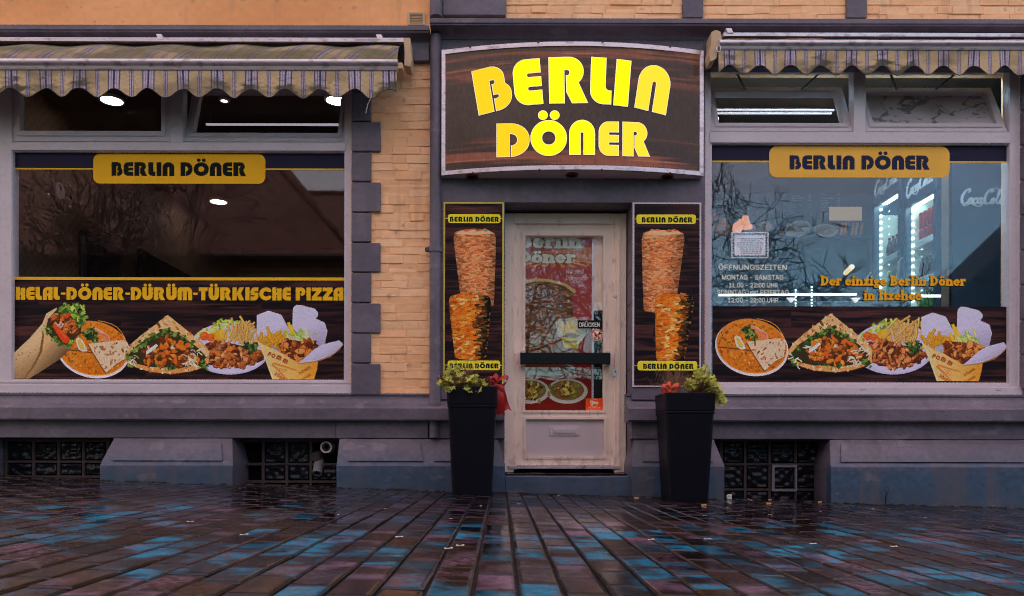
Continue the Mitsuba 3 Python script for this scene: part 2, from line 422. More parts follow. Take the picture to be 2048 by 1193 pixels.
M = {
    'stucco': two(bump(pr(mikit.proc(f_stucco), 0.75), f_plaster_h)),
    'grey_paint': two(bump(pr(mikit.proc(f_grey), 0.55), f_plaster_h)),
    'white_frame': two(pr(mikit.proc(f_white), 0.38)),
    'cream_frame': two(pr(mikit.proc(f_cream), 0.42)),
    'print_ink': two(pr(mikit.proc(f_ink), 0.5, specular=0.12)),
    'vinyl': two(pr(mikit.proc(f_ink_plain), 0.5, specular=0.12)),
    'wood_print': two(pr(mikit.proc(f_wood), 0.45, specular=0.12)),
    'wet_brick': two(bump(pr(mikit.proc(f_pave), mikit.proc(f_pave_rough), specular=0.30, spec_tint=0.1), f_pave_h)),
    'wet_joint': two(pr(mikit.proc(f_joint), 0.6, specular=0.15)),
    'awning_cloth': two(pr(mikit.proc(f_awning), 0.85)),
    'awning_roll': two(pr(mikit.proc(f_awning_old), 0.85)),
    'aluminium': two(pr(mikit.proc(f_alu), 0.34, metallic=0.55)),
    'bronze_plastic': two(pr((0.50, 0.36, 0.20), 0.5)),
    'black_planter': two(bump(pr((0.0035, 0.004, 0.008), 0.42, specular=0.16), f_plaster_h, 0.35)),
    'black_gloss': two(pr((0.005, 0.005, 0.007), 0.3, specular=0.2)),
    'dark_metal': two(pr((0.05, 0.046, 0.05), 0.45)),
    'rust': two(pr((0.10, 0.035, 0.015), 0.8)),
    'pale_plastic': two(pr((0.55, 0.48, 0.48), 0.45)),
    'leaf': {'type': 'principledthin', 'base_color': mikit.proc(f_leaf), 'roughness': 0.5, 'diff_trans': 0.5},
    'dry_grass': two(pr((0.23, 0.125, 0.062), 0.7)),
    'red_ribbon': two(pr((0.33, 0.008, 0.006), 0.5, sheen=0.5)),
    'orange_ribbon': two(pr((0.55, 0.055, 0.012), 0.5, sheen=0.5)),
    'soil': two(pr((0.018, 0.013, 0.010), 0.9)),
    'pane': {'type': 'thindielectric', 'int_ior': 1.57},
    'door_pane': {'type': 'thindielectric', 'int_ior': 1.5},
    'sign_face': two(pr(mikit.proc(lambda p, n, uv: f_sign(p, n, uv) * 0.5), 0.25, specular=0.2)),
    'marble': two(pr(mikit.proc(f_marble), 0.3)),
    'glass_block': two(bump(pr((0.006, 0.009, 0.013), 0.22, specular=0.22), f_block)),
    'mortar': two(pr((0.060, 0.046, 0.044), 0.8, specular=0.2)),
    'dark_hole': two(pr((0.006, 0.005, 0.005), 0.9, specular=0.1)),
    'roof_tile': two(pr(mikit.proc(f_roof), 0.6)),
    'hedge_green': two(pr((0.028, 0.034, 0.016), 0.9)),
    'slate_dark': two(pr((0.022, 0.020, 0.022), 0.8)),
    'bark': two(pr((0.028, 0.022, 0.018), 0.85)),
    'house_wall': two(pr((0.42, 0.36, 0.26), 0.8)),
    'room_brown': two(pr(mikit.proc(f_room), 0.7)),
    'room_blue': two(pr((0.060, 0.115, 0.165), 0.6)),
    'salmon_print': two(pr((0.70, 0.30, 0.20), 0.5)),
    'cream_card': two(pr((0.60, 0.42, 0.26), 0.5)),
    'ceiling_dark': two(pr((0.10, 0.075, 0.062), 0.7)),
    'board_blue': two(pr((0.055, 0.085, 0.12), 0.4)),
    'fridge_body': two(pr((0.022, 0.070, 0.120), 0.35)),
    'fridge_white': two(pr((0.62, 0.72, 0.70), 0.4)),
    'dull_metal': two(pr((0.16, 0.17, 0.19), 0.5)),
    'steel': two(pr((0.55, 0.56, 0.57), 0.3, metallic=0.8)),
    'paper': two(pr((0.62, 0.60, 0.55), 0.7)),
    'butt': two(pr((0.62, 0.33, 0.12), 0.8)),
    'can_red': two(pr((0.36, 0.012, 0.012), 0.25)),
    'bottle_dark': two(pr((0.035, 0.012, 0.010), 0.15)),
    'bottle_green': two(pr((0.03, 0.22, 0.06), 0.2)),
    'bottle_blue': two(pr((0.10, 0.25, 0.40), 0.2)),
    'yellow_cap': two(pr((0.60, 0.42, 0.03), 0.4)),
    'moss': two(pr((0.02, 0.022, 0.012), 0.9)),
    'lit_white': two(pr((0.8, 0.8, 0.8), 0.5)),
    'poster_yellow': two(pr((0.62, 0.50, 0.05), 0.45)),
    'lit_amber': two(pr((0.4, 0.3, 0.01), 0.6, specular=0.02)),
}
scene.update(M)


def seed_of(c):
    c = np.clip(np.asarray(c, float), 0, 0.97)
    return (math.floor(c[0] * 62) + 0.1 + 0.8 * c[1], c[2])


# ---------------------------------------------------------------- the photograph's printed pictures, drawn as cut vinyl pieces
class Art:
    """A print made of flat coloured pieces drawn over each other; what lies beneath a later piece is cut away, so all of it is one plane."""

    def __init__(self):
        self.items = []

    def put(self, g, c):
        if not g.is_valid:
            g = g.buffer(0)
        for p in polys(g):
            self.items.append((p, np.asarray(c, float)))

    def mesh(self, y, clip=None):
        ps = [p for p, _ in self.items]
        tree = shapely.STRtree(ps)
        V, Fc, U, n = [], [], [], 0
        for i, (p, c) in enumerate(self.items):
            over = [ps[j] for j in tree.query(p, 'intersects') if j > i]
            g = p.difference(unary_union(over)) if over else p
            if clip is not None:
                g = g.intersection(clip)
            for q in polys(to_plane(g, y)):
                if q.area < 1.5e-7:
                    continue
                m = flat(q, y)
                V.append(m.vertices); Fc.append(m.faces + n); n += len(m.vertices)
                U.append(np.tile(seed_of(c), (len(m.vertices), 1)))
        return trimesh.Trimesh(np.vstack(V), np.vstack(Fc), process=False), np.vstack(U)


def jit(c, k=0.18, r=rnd):
    f = 1 + r.uniform(-k, k)
    return np.clip(np.array(c) * f * (1 + np.array([r.uniform(-.05, .05) for _ in range(3)])), 0, 255)


def blob(cx, cy, rx, ry, rot=0.0, n=11, j=0.22, r=rnd):
    pts = []
    for k in range(n):
        a = 2 * math.pi * k / n
        q = 1 + r.uniform(-j, j)
        x, y = rx * q * math.cos(a), ry * q * math.sin(a)
        pts.append((cx + x * math.cos(rot) - y * math.sin(rot), cy + x * math.sin(rot) + y * math.cos(rot)))
    return Polygon(pts).buffer(0)


def strip(x0, y0, x1, y1, w, bend=0.0, n=6):
    pts = []
    dx, dy = x1 - x0, y1 - y0
    for k in range(n + 1):
        t = k / n
        o = bend * math.sin(math.pi * t)
        pts.append((x0 + dx * t - dy * o, y0 + dy * t + dx * o))
    return LineString(pts).buffer(w / 2, cap_style='flat', quad_segs=2)


def inside(g, n, r=rnd):
    x0, y0, x1, y1 = g.bounds
    out = []
    while len(out) < n:
        p = (r.uniform(x0, x1), r.uniform(y0, y1))
        if g.contains(Point(p)):
            out.append(p)
    return out


# ---------------------------------------------------------------- lettering: a heavy geometric face and a fat slab face, drawn here
def heavy_glyphs():
    B, RR = sbox, rrect
    dot = lambda x, y=1.15, r=0.125: Point(x, y).buffer(r, quad_segs=10)
    G = {}
    slit = lambda x, y0, y1, w=0.052: B(x, y0, x + w, y1)
    G['B'] = (RR(0, 0.42, 0.62, 1, tr=0.27).union(RR(0, 0, 0.72, 0.60, tr=0.24, br=0.30))
              .difference(RR(0.31, 0.60, 0.43, 0.71, tr=0.05, br=0.05)).difference(RR(0.31, 0.27, 0.47, 0.37, tr=0.05, br=0.05)).difference(slit(0.31, 0, 0.70)), 0.72)
    G['E'] = (RR(0, 0, 0.62, 1, tl=0.30, bl=0.30).difference(RR(0.30, 0.60, 0.7, 0.70, tl=0.05, bl=0.05)).difference(RR(0.30, 0.30, 0.7, 0.40, tl=0.05, bl=0.05)), 0.62)
    G['R'] = (RR(0, 0.38, 0.76, 1, tr=0.31, br=0.31).union(B(0, 0, 0.33, 1)).union(Polygon([(0.34, 0.55), (0.34, 0.33), (0.50, 0), (0.84, 0), (0.64, 0.45)]))
              .difference(RR(0.33, 0.60, 0.46, 0.73, tr=0.06, br=0.06)).difference(slit(0.33, 0, 0.66)), 0.84)
    G['L'] = (RR(0, 0, 0.47, 1, bl=0.28).difference(RR(0.33, 0.29, 0.6, 1.1, bl=0.10)), 0.47)
    G['I'] = (B(0, 0, 0.32, 1), 0.32)
    G['N'] = (RR(0, 0, 0.76, 1, tl=0.38, tr=0.38).difference(RR(0.325, -0.1, 0.435, 0.66, tl=0.055, tr=0.055)), 0.76)
    G['D'] = (RR(0, 0, 0.78, 1, tr=0.46, br=0.46).difference(RR(0.30, 0.32, 0.50, 0.70, tr=0.17, br=0.17)).difference(slit(0.30, 0, 0.40)), 0.78)
    o = Point(0.5, 0.5).buffer(0.5, quad_segs=20).difference(Point(0.5, 0.5).buffer(0.20, quad_segs=14))
    G['O'] = (o, 1.0)
    G['Ö'] = (o.union(dot(0.335)).union(dot(0.665)), 1.0)
    G['H'] = (B(0, 0, 0.70, 1).difference(B(0.31, 0.60, 0.36, 1.1)).difference(B(0.31, -0.1, 0.37, 0.40)).difference(B(0.36, 0.93, 0.8, 1.1)), 0.70)
    G['A'] = (RR(0, 0, 0.72, 1, tl=0.36).difference(RR(0.31, 0.52, 0.41, 0.72, tl=0.05)).difference(B(0.31, -0.1, 0.38, 0.30)), 0.72)
    u = RR(0, 0, 0.78, 1, bl=0.38, br=0.38).difference(RR(0.33, 0.34, 0.45, 1.1, bl=0.055, br=0.055))
    G['Ü'] = (u.union(dot(0.22)).union(dot(0.55)), 0.78)
    G['M'] = (RR(0, 0, 1.08, 1, tl=0.22, tr=0.34).difference(RR(0.31, -0.1, 0.39, 0.68, tl=0.04, tr=0.04)).difference(RR(0.69, -0.1, 0.77, 0.68, tl=0.04, tr=0.04)), 1.08)
    G['T'] = (B(0, 0.70, 0.66, 1).union(B(0.17, 0, 0.49, 1)), 0.66)
    G['K'] = (B(0, 0, 0.32, 1).union(Polygon([(0.345, 0.62), (0.52, 1), (0.86, 1), (0.64, 0.53), (0.88, 0), (0.52, 0), (0.345, 0.40)])).union(B(0.2, 0.45, 0.5, 0.57)), 0.88)
    G['S'] = (RR(0, 0, 0.58, 1, tl=0.30, br=0.30).difference(RR(0.29, 0.60, 0.7, 0.70, tl=0.05, bl=0.05)).difference(RR(-0.1, 0.30, 0.29, 0.40, tr=0.05, br=0.05)), 0.58)
    G['C'] = (o.difference(B(0.55, 0.36, 1.2, 0.64)).difference(B(0.88, -0.1, 1.2, 1.1)), 0.88)
    G['P'] = (RR(0, 0.34, 0.72, 1, tr=0.32, br=0.32).union(B(0, 0, 0.32, 1)).difference(RR(0.32, 0.58, 0.44, 0.72, tr=0.06, br=0.06)).difference(slit(0.32, 0.2, 0.66)), 0.72)
    G['Z'] = (Polygon([(0, 1), (0.74, 1), (0.74, 0.72), (0.38, 0.29), (0.74, 0.29), (0.74, 0), (0, 0), (0, 0.27), (0.36, 0.71), (0, 0.71)]), 0.74)
    G['-'] = (B(0, 0.40, 0.34, 0.58), 0.34)
    return G


HEAVY = heavy_glyphs()


def heavy_text(text, x0, x1, ybase, cap, gap=0.075, space=0.34):
    """The words as one shape in photo pixels: from x0 to x1, capitals cap tall above the line ybase."""
    out, at = [], 0.0
    for ch in text:
        if ch == ' ':
            at += space - gap
            continue
        g, w = HEAVY[ch]
        out.append(affinity.translate(g, at, 0)); at += w + gap
    g = unary_union(out)
    return affinity.affine_transform(g, [(x1 - x0) / (at - gap), 0, 0, -cap, x0, ybase])


def slab_glyphs():
    W, w = 0.100, 0.05
    arc = lambda cx, cy, rx, ry, a0, a1: LineString([(cx + rx * math.cos(math.radians(a)), cy + ry * math.sin(math.radians(a))) for a in np.linspace(a0, a1, 18)])
    st = lambda l, k=W: l.buffer(k, quad_segs=5)
    bar = lambda x0, y0, x1, y1: sbox(x0, y0, x1, y1).buffer(0.03, quad_segs=3)
    X = 0.68
    stem = lambda x, h: bar(x - 0.085, 0, x + 0.085, h)
    foot = lambda x, y=0.035, l=0.17: bar(x - l, y - 0.03, x + l, y + 0.045)
    G = {}
    G['D'] = (stem(0.2, 1).union(foot(0.2, l=0.16)).union(bar(0.04, 0.9, 0.3, 0.98)).union(st(arc(0.30, 0.49, 0.34, 0.395, -90, 90))), 0.82)
    G['B'] = (stem(0.2, 1).union(foot(0.2)).union(bar(0.04, 0.9, 0.3, 0.98)).union(st(arc(0.32, 0.74, 0.22, 0.16, -90, 90), 0.10)).union(st(arc(0.32, 0.29, 0.28, 0.2, -90, 90))), 0.76)
    G['I'] = (stem(0.22, 1).union(foot(0.22)).union(foot(0.22, 0.93)), 0.46)
    ee = st(arc(0.31, 0.33, 0.20, 0.245, 10, 305)).union(bar(0.2, 0.335, 0.50, 0.35))
    G['e'] = (ee, 0.62)
    G['r'] = (stem(0.17, X).union(foot(0.17)).union(bar(0.02, 0.58, 0.2, 0.66)).union(st(arc(0.37, 0.42, 0.15, 0.20, 150, 60), 0.085)).union(Point(0.45, 0.55).buffer(0.10)), 0.54)
    i = stem(0.17, X).union(foot(0.17)).union(bar(0.02, 0.58, 0.2, 0.66))
    G['i'] = (i.union(Point(0.17, 0.90).buffer(0.115)), 0.36)
    G['n'] = (i.union(st(arc(0.38, 0.40, 0.17, 0.18, 150, 0), 0.09)).union(stem(0.53, 0.42)).union(foot(0.53, l=0.15)), 0.72)
    G['z'] = (Polygon([(0.04, 0.66), (0.50, 0.66), (0.50, 0.55), (0.26, 0.15), (0.54, 0.2), (0.52, 0), (0.03, 0), (0.03, 0.10), (0.28, 0.52), (0.07, 0.46)]).buffer(0.02), 0.58)
    G['g'] = (st(arc(0.27, 0.44, 0.15, 0.15, 0, 360), 0.09).union(st(LineString([(0.2, 0.22), (0.18, 0.10), (0.45, 0.06)]), 0.07)).union(st(arc(0.29, -0.10, 0.19, 0.10, 60, -240), 0.065)).union(bar(0.42, 0.58, 0.56, 0.64)), 0.60)
    G['l'] = (stem(0.18, 1.02).union(foot(0.18)).union(bar(0.03, 0.92, 0.2, 1.0)), 0.37)
    oo = st(arc(0.32, 0.33, 0.20, 0.235, 0, 360))
    G['o'] = (oo, 0.64)
    G['ö'] = (oo.union(Point(0.2, 0.87).buffer(0.10)).union(Point(0.45, 0.87).buffer(0.10)), 0.64)
    G['t'] = (stem(0.2, 0.9).union(bar(0.04, 0.55, 0.42, 0.64)).union(st(LineString([(0.2, 0.12), (0.28, 0.07), (0.4, 0.12)]), 0.075)), 0.46)
    G['h'] = (G['n'][0].union(stem(0.17, 1.02)).union(bar(0.02, 0.92, 0.2, 1.0)), 0.72)
    return G


SLAB = slab_glyphs()


def slab_text(text, x0, x1, ybase, cap, space=0.30):
    out, at = [], 0.0
    for ch in text:
        if ch == ' ':
            at += space
            continue
        g, w = SLAB[ch]
        out.append(affinity.translate(g, at, 0)); at += w
    return affinity.affine_transform(unary_union(out), [(x1 - x0) / at, 0, 0, -cap, x0, ybase])


def sans_mesh(text, x0, x1, ybase, cap, y, bold=False, slant=0.0, depth=0.0008):
    """Plain lettering on the plane at depth y between the photo columns x0 and x1."""
    m = meshkit.text_mesh(text, 1.0, depth, bold)
    v = np.array(m.vertices)
    a, b = v[:, 0].min(), v[:, 0].max()
    s = (CAM_D + y) / F_PX
    X = wx(x0, y) + (v[:, 0] - a) / (b - a) * (x1 - x0) * s + slant * v[:, 1] * cap * s
    out = np.c_[X, y - v[:, 2], wz(ybase, y) + v[:, 1] * cap * s]
    return trimesh.Trimesh(out, m.faces, process=False)


def script_logo(w):
    """Flowing two-word drink lettering with a looping tail, in a box about 4.4 wide and 1.6 tall."""
    def pen(pts, r0=0.05, r1=0.11, n=40):
        pts = np.array(pts, float)
        t = np.linspace(0, 1, len(pts)); s = np.linspace(0, 1, n)
        from scipy.interpolate import CubicSpline
        q = CubicSpline(t, pts)(s)
        d = np.gradient(q, axis=0)
        k = np.abs(d[:, 1]) / (np.hypot(d[:, 0], d[:, 1]) + 1e-9)
        return unary_union([LineString(q[i:i + 2]).buffer(r0 + (r1 - r0) * k[i], quad_segs=3) for i in range(n - 1)])

    def small_o(x):
        return pen([(x + .22, .62), (x + .06, .48), (x, .2), (x + .14, .06), (x + .32, .22), (x + .34, .5), (x + .22, .62)])

    def small_a(x):
        return small_o(x).union(pen([(x + .42, .62), (x + .36, .3), (x + .42, .08), (x + .58, .16)], .04, .09))

    big = [(.72, 1.25), (.80, 1.42), (.62, 1.52), (.30, 1.2), (.08, .6), (.2, .1), (.6, .12), (.85, .4)]
    g = pen(big, .05, .14)
    g = g.union(small_o(.78)).union(pen([(1.62, .5), (1.5, .62), (1.32, .45), (1.28, .18), (1.42, .06), (1.66, .2)])).union(small_a(1.74))
    g = g.union(pen([(2.25, .62), (2.42, .66)], .06, .06))
    g = g.union(affinity.translate(pen(big, .05, .14), 2.35, 0)).union(small_o(3.12))
    g = g.union(pen([(3.62, .3), (3.86, 1.0), (3.98, 1.4), (3.86, 1.46), (3.74, .9), (3.68, .25), (3.78, .06), (3.95, .16)], .04, .08)).union(small_a(4.0))
    g = g.union(pen([(.25, .0), (.6, -.10), (1.1, .06), (1.6, -.18), (2.2, -.02)], .045, .09)).union(pen([(2.9, 1.28), (3.3, 1.60), (3.8, 1.52), (4.3, 1.25)], .04, .07))
    return affinity.affine_transform(g, [w / 4.6, 0.10 * w / 4.6, 0, w / 4.6, 0, 0])


def add_words(key, mesh, mat, gap, **kw):
    """Lettering, one entry per word: letters closer than gap metres belong together."""
    comp = trimesh.graph.connected_components(trimesh.geometry.faces_to_edges(mesh.faces), nodes=np.arange(len(mesh.vertices)), min_len=1)
    spans = sorted(((mesh.vertices[c, 0].min(), mesh.vertices[c, 0].max(), c) for c in comp if len(c) > 2), key=lambda s: s[0])
    words, end = [], -1e9
    for a, b, c in spans:
        if a - end > gap or not words:
            words.append([])
        words[-1].append(c); end = max(end, b)
    keys = []
    for w in words:
        ids = np.concatenate(w)
        keep = np.zeros(len(mesh.vertices), bool); keep[ids] = True
        f = mesh.faces[keep[mesh.faces].all(1)]
        new = np.cumsum(keep) - 1
        keys.append(add(key, trimesh.Trimesh(mesh.vertices[keep], new[f], process=False), mat, **kw))
    return keys


# ---------------------------------------------------------------- the building
BLD = 'shop_building'
thing(BLD, 'peach and grey rendered shop building with two shop windows, brick pier and battered plinth', 'building')
Y_UP, Y_WIN, Y_GLASS = 0.10, 0.13, 0.17


def part(name, mesh, mat, **k):
    return add(f'{BLD}__{name}', mesh, mat, **k)


ZT = 7.2                                                  # top of the front wall
# load-bearing wall behind the trim: piers, lintels and the plinth core
core = unary_union([
    sbox(-7.5, wz(118, Y_UP), 7.5, ZT),
    sbox(-7.5, -0.6, wx(-45, Y_WIN), ZT), sbox(wx(702, Y_WIN), -0.6, wx(1012, .3), ZT), sbox(wx(1250, .3), -0.6, wx(1408, Y_WIN), ZT), sbox(wx(2046, Y_WIN), -0.6, 7.5, ZT),
    sbox(-7.5, wz(877, .0), 7.5, wz(789, Y_WIN))])
core = core.difference(sbox(wx(1009, .06) - .03, -1, wx(1263.5, .06) + .03, wz(404, .06) + .03))
low = sbox(-8, -1, 8, wz(843, .05))
part('wall', ext(core.difference(low), 0.42, 0.42 - Y_UP - 0.004), 'stucco', seed=(0.5, 0.5))
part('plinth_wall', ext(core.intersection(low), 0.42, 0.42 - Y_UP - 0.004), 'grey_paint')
# the smooth stucco field over the left shop window
part('stucco_field', bx(-7.5, wx(860, Y_UP), Y_UP - 0.02, Y_UP, wz(60, .0), wz(-700, Y_UP)), 'stucco', seed=(0.7, 0.0))


def wall_brick(parent, x0, x1, z0, z1, y, k):
    w, h = x1 - x0, z1 - z0
    g = rnd.uniform(.0016, .0042)
    m = bx(x0 + g * rnd.uniform(.5, 1.3), x1 - g * rnd.uniform(.5, 1.3), y - 0.0012 - 0.0085 * rnd.random() ** 2, y + 0.03, z0 + g * rnd.uniform(.3, 2.0), z1 - g * rnd.uniform(.3, 1.2), 0.0025)
    v = m.vertices
    v[:, 1] += np.where(v[:, 1] < y + .01, (v[:, 2] - z0) / h * rnd.uniform(-.001, .006), 0)     # the lower edge stands proud
    v += np.c_[rng.normal(0, .0016, len(v)), rng.normal(0, .0006, len(v)), rng.normal(0, .0019, len(v))]
    add(f'{parent}__brick', m, 'stucco', seed=(rnd.random(), rnd.uniform(.55, 1.0)))


def brick_field(parent, x0, x1, z0, z1, y, course=0.0695, length=0.24, start=0):
    z, k = z0, start
    while z < z1 - 0.02:
        zt = min(z + course * rnd.uniform(.96, 1.04), z1)
        x = x0 - (length * .5 if k % 2 else 0) - rnd.uniform(0, .09)
        while x < x1:
            xe = x + (length if rnd.random() < .66 else length * .52) * rnd.uniform(.93, 1.07)
            a, b = max(x, x0), min(xe, x1)
            if b - a > 0.03:
                wall_brick(parent, a, b, z, zt, y, k)
            x = xe
        z, k = zt, k + 1


part('brick_pier', bx(wx(740, Y_UP), wx(880, Y_UP), Y_UP - 0.006, Y_UP + 0.02, wz(800, Y_UP), wz(118, Y_UP)), 'stucco', seed=(.4, .5))
brick_field(f'{BLD}__brick_pier', wx(738, Y_UP), wx(872, Y_UP), wz(793, .05), wz(122, Y_UP), Y_UP - 0.006)
part('upper_brickwork', bx(wx(882, Y_UP), 7.4, Y_UP - 0.006, Y_UP + 0.02, wz(60, Y_UP), wz(-60, Y_UP)), 'stucco', seed=(.4, .5))
for a, b in ((1010, 1363), (1403, 1690), (1730, 2200)):
    brick_field(f'{BLD}__upper_brickwork', wx(a, Y_UP), wx(b, Y_UP), wz(46, Y_UP), wz(-8, Y_UP), Y_UP - 0.008, course=0.071, length=0.25)
for a, b in ((1363, 1403), (1690, 1730)):
    part('upper_post', bx(wx(a, .08), wx(b, .08), .06, .1, wz(40, .1), wz(-700, .1), .004), 'grey_paint')
part('upper_pilaster', bx(wx(884, .08), wx(1010, .08), .05, .1, wz(38, .1), wz(-700, .1), .006), 'grey_paint')

# quoins beside the left window
tops = [(186, 243, 0), (245, 304, 1), (306, 364, 0), (366, 425, 1), (427, 485, 0), (487, 545, 1), (547, 606, 0), (608, 667, 1), (669, 727, 0), (729, 791, 1), (125, 184, 1)]
for a, b, wide in tops:
    m = rough(bx(wx(702, .07), wx(760 if wide else 741, .07), 0.068, 0.12, wz(b, .07), wz(a, .07), 0.006), 0.05, 0.0012, 12, a)
    part('quoin', m, 'grey_paint', smooth=25)

# cornices
def cornice(px0, px1, p_top, p_bot, y_out, name, end=0.0):
    zt, zb = wz(p_top, y_out), wz(p_bot, .04)
    prof = [(.12, zt + .012), (y_out, zt), (y_out, zt - .036), (y_out + .012, zt - .040), (y_out + .012, zt - .050)]
    for k in range(9):
        a = k / 8 * math.pi / 2
        prof.append((y_out + .02 + (.05 - y_out - .02) * math.sin(a), zt - .052 - (zt - .052 - zb) * (1 - math.cos(a))))
    prof += [(.05, zb - .012), (.12, zb - .012)]
    part(name, rough(prism(prof, wx(px0, y_out), wx(px1, y_out)), .12, .0012, 6), 'grey_paint', smooth=35)


cornice(-330, 856, 52, 86, -.06, 'cornice')
part('cornice_block', bx(-7, wx(857, .04), .045, .12, wz(122, .04), wz(84, .04), .005), 'grey_paint')
cornice(858, 2420, 37, 75, -.09, 'cornice')
# frieze and door surround of the central bay
frieze = sbox(wx(880, .06), wz(405, .06), wx(1409, .06), wz(60, .06))
part('frieze', rough(ext(frieze, .12, .06), .25, .001, 5), 'grey_paint', smooth=25)
part('lintel', bx(wx(1405, .06), 7, .055, .14, wz(135, .06), wz(70, .06), .004), 'grey_paint')
for a, b in ((881, 1009), (1263, 1409)):
    part('pilaster', rough(bx(wx(a, .06), wx(b, .06), .06, .13, wz(800, .06), wz(404, .06), .004), .2, .001, 5), 'grey_paint', smooth=25)
# sides and head of the door recess
xl, xr = wx(1009, .06), wx(1263.5, .06)
part('door_reveal', rough(bx(xl - .06, xl, .125, .44, -.1, wz(404, .06), .003), .1, .001, 6), 'grey_paint', smooth=25)
rv = [bx(xr, xr + .06, .125, .44, -.1, wz(404, .06), .003)]
part('door_reveal', rough(cat_(rv), .1, .001, 6), 'grey_paint', smooth=25)
for k, py in enumerate((480, 546, 610, 675, 739)):
    part('reveal_groove', bx(xr - .004, xr + .01, .10, .40, wz(py, .2) - .008, wz(py, .2), 0), 'dark_metal')
part('door_soffit', bx(xl, xr, .125, .44, wz(404, .06), wz(404, .06) + .06, .003), 'grey_paint')

# sill ledge (torus and fillet), one run per bay
def ledge(px0, px1, out, name='sill_ledge'):
    z0, z1, z2 = wz(843, out), wz(815, out), wz(788, .08)
    prof = [(.16, z0), (out + .012, z0), (out, z0 + .012), (out, z1 - .012), (out + .012, z1)]
    for k in range(8):
        a = k / 7 * math.pi / 2
        prof.append((out + .018 + (.085 - out - .018) * math.sin(a), z1 + .004 + (z2 - z1 - .03) * (1 - math.cos(a))))
    prof += [(.075, z2 - .016), (.075, z2), (.16, z2 + .004)]
    part(name, rough(prism(prof, wx(px0, out), wx(px1, out)), .06, .0022, 9, px0), 'grey_paint', smooth=38)


ledge(-320, 855, -.03)
ledge(853, 1009, -.06)
ledge(1257, 1410, -.06)
ledge(1410, 2420, -.05)
# recessed band below it
for a, b, o in ((-320, 672, .05), (672, 856, .035), (872, 1009, .02), (1263, 1420, .02), (1418, 2420, .03)):
    part('plinth_band', rough(bx(wx(a, o), wx(b, o), o, .2, wz(878, o), wz(841, o), .004), .09, .0016, 8, a), 'grey_paint', smooth=30)


def battered(px0, px1, out, gz, inset=10, top_in=0, panel=True, rt=None, side=0):
    """Sloped plinth stone: raking face, upright base course, raised panel on the face."""
    zt, zs = wz(879, .02), wz(930, out)
    zb = gz - .06
    prof = [(.36, zt), (.035, zt), (.028, zt - .016), (out + .012, zs), (out, zs - .014), (out, zb), (.36, zb)]
    m = rough(prism(prof, wx(px0, out), wx(px1, out)), .045, .004, 7, px0)
    v = m.vertices
    for sgn, cx in ((-1, wx(px0, out)), (1, wx(px1, out))):          # ends rake inwards towards the top
        t = np.clip((v[:, 2] - zs) / (zt - zs), 0, 1)
        near = np.clip(1 - np.abs(v[:, 0] - cx) / .12, 0, 1)
        v[:, 0] -= sgn * t * near * top_in
    p = part('plinth_block', m, 'grey_paint', smooth=35)
    if panel:
        f = lambda z: .028 + (out + .012 - .028) * (zt - .016 - z) / (zt - .016 - zs)
        za, zc = wz(888, .02), wz(923, out)
        xa, xb = wx(px0, out) + .09, wx(px1, out) - .09
        P = []
        for x, z, o in ((xa + .035, za, 0), (xb - .035, za, 0), (xb, zc, 0), (xa, zc, 0)):
            P += [(x, f(z) - .016, z), (x, f(z) + .03, z)]
        q = rough(trimesh.convex.convex_hull(np.array(P)), .05, .0014, 9)
        add(p + '__panel', q, 'grey_paint', smooth=30)


battered(-170, -45, -.09, ground_z(-4.5), 0)
battered(200, 465, -.09, ground_z(-3.3), 0, top_in=.05)
battered(673, 868, -.08, ground_z(-1.0), top_in=.0)
battered(846, 1010, -.105, ground_z(-.4), top_in=.06)
battered(1264, 1449, -.105, ground_z(1.2), top_in=.05)
battered(1662, 2420, -.10, ground_z(3.2), top_in=.05)
part('plinth_core', bx(-7.5, -4.6, 0.0, .4, -.6, wz(877, 0), .01), 'grey_paint')
part('end_quoins', bx(wx(2046, .09), 7.0, .08, .13, wz(792, .1), wz(118, .1), .01), 'grey_paint')
for k in range(9):
    a = 150 + k * 70
    part('quoin', bx(wx(2046, .07), wx(2100 if k % 2 else 2082, .07), .062, .12, wz(a + 66, .07), wz(a, .07), .006), 'grey_paint')

# doorstep
zs = wz(951, .0)
part('step', rough(bx(wx(1009, -.03), wx(1266, -.03), -.03, .40, -.2, zs - .004, .01), .05, .004, 8), 'grey_paint', smooth=30)
for k in range(6):
    a = wx(1012 + k * 40.5, .0); b = wx(1012 + (k + 1) * 40.5, .0)
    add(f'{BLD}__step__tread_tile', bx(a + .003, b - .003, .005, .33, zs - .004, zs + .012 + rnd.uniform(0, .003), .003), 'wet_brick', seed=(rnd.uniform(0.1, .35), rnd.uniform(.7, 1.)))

# wall vent
vt = part('vent_grille', ext(ring(wx(814, .07), wz(51, .07), wx(848, .07), wz(26, .07), wx(818, .07), wz(49, .07), wx(844, .07), wz(29, .07)), .085, .02), 'bronze_plastic')
for k in range(6):
    py = 31 + 3.2 * k
    m = bx(wx(818, .07), wx(844, .07), -.004, .004, -.004, .005)
    m.apply_transform(trimesh.transformations.rotation_matrix(-.6, [1, 0, 0])); m.apply_translation([0, .072, wz(py, .07)])
    add(vt + '__slat', m, 'bronze_plastic')
add(vt + '__duct', bx(wx(818, .07), wx(844, .07), .079, .083, wz(49, .07), wz(29, .07)), 'dark_hole')


# ---------------------------------------------------------------- shop windows
def frame_xz(key, outer, inner, y, t, mat='white_frame', yb=None):
    g = pxbox(*outer, y).difference(pxbox(*inner, y))
    return add(key, ext(g, (yb or Y_GLASS + .05), (yb or Y_GLASS + .05) - y), mat)


def pbox(key, x0, y0, x1, y1, yf, yb, mat='white_frame', c=.003):
    return add(key, bx(wx(x0, yf), wx(x1, yf), yf, yb, wz(y1, yf), wz(y0, yf), c), mat)


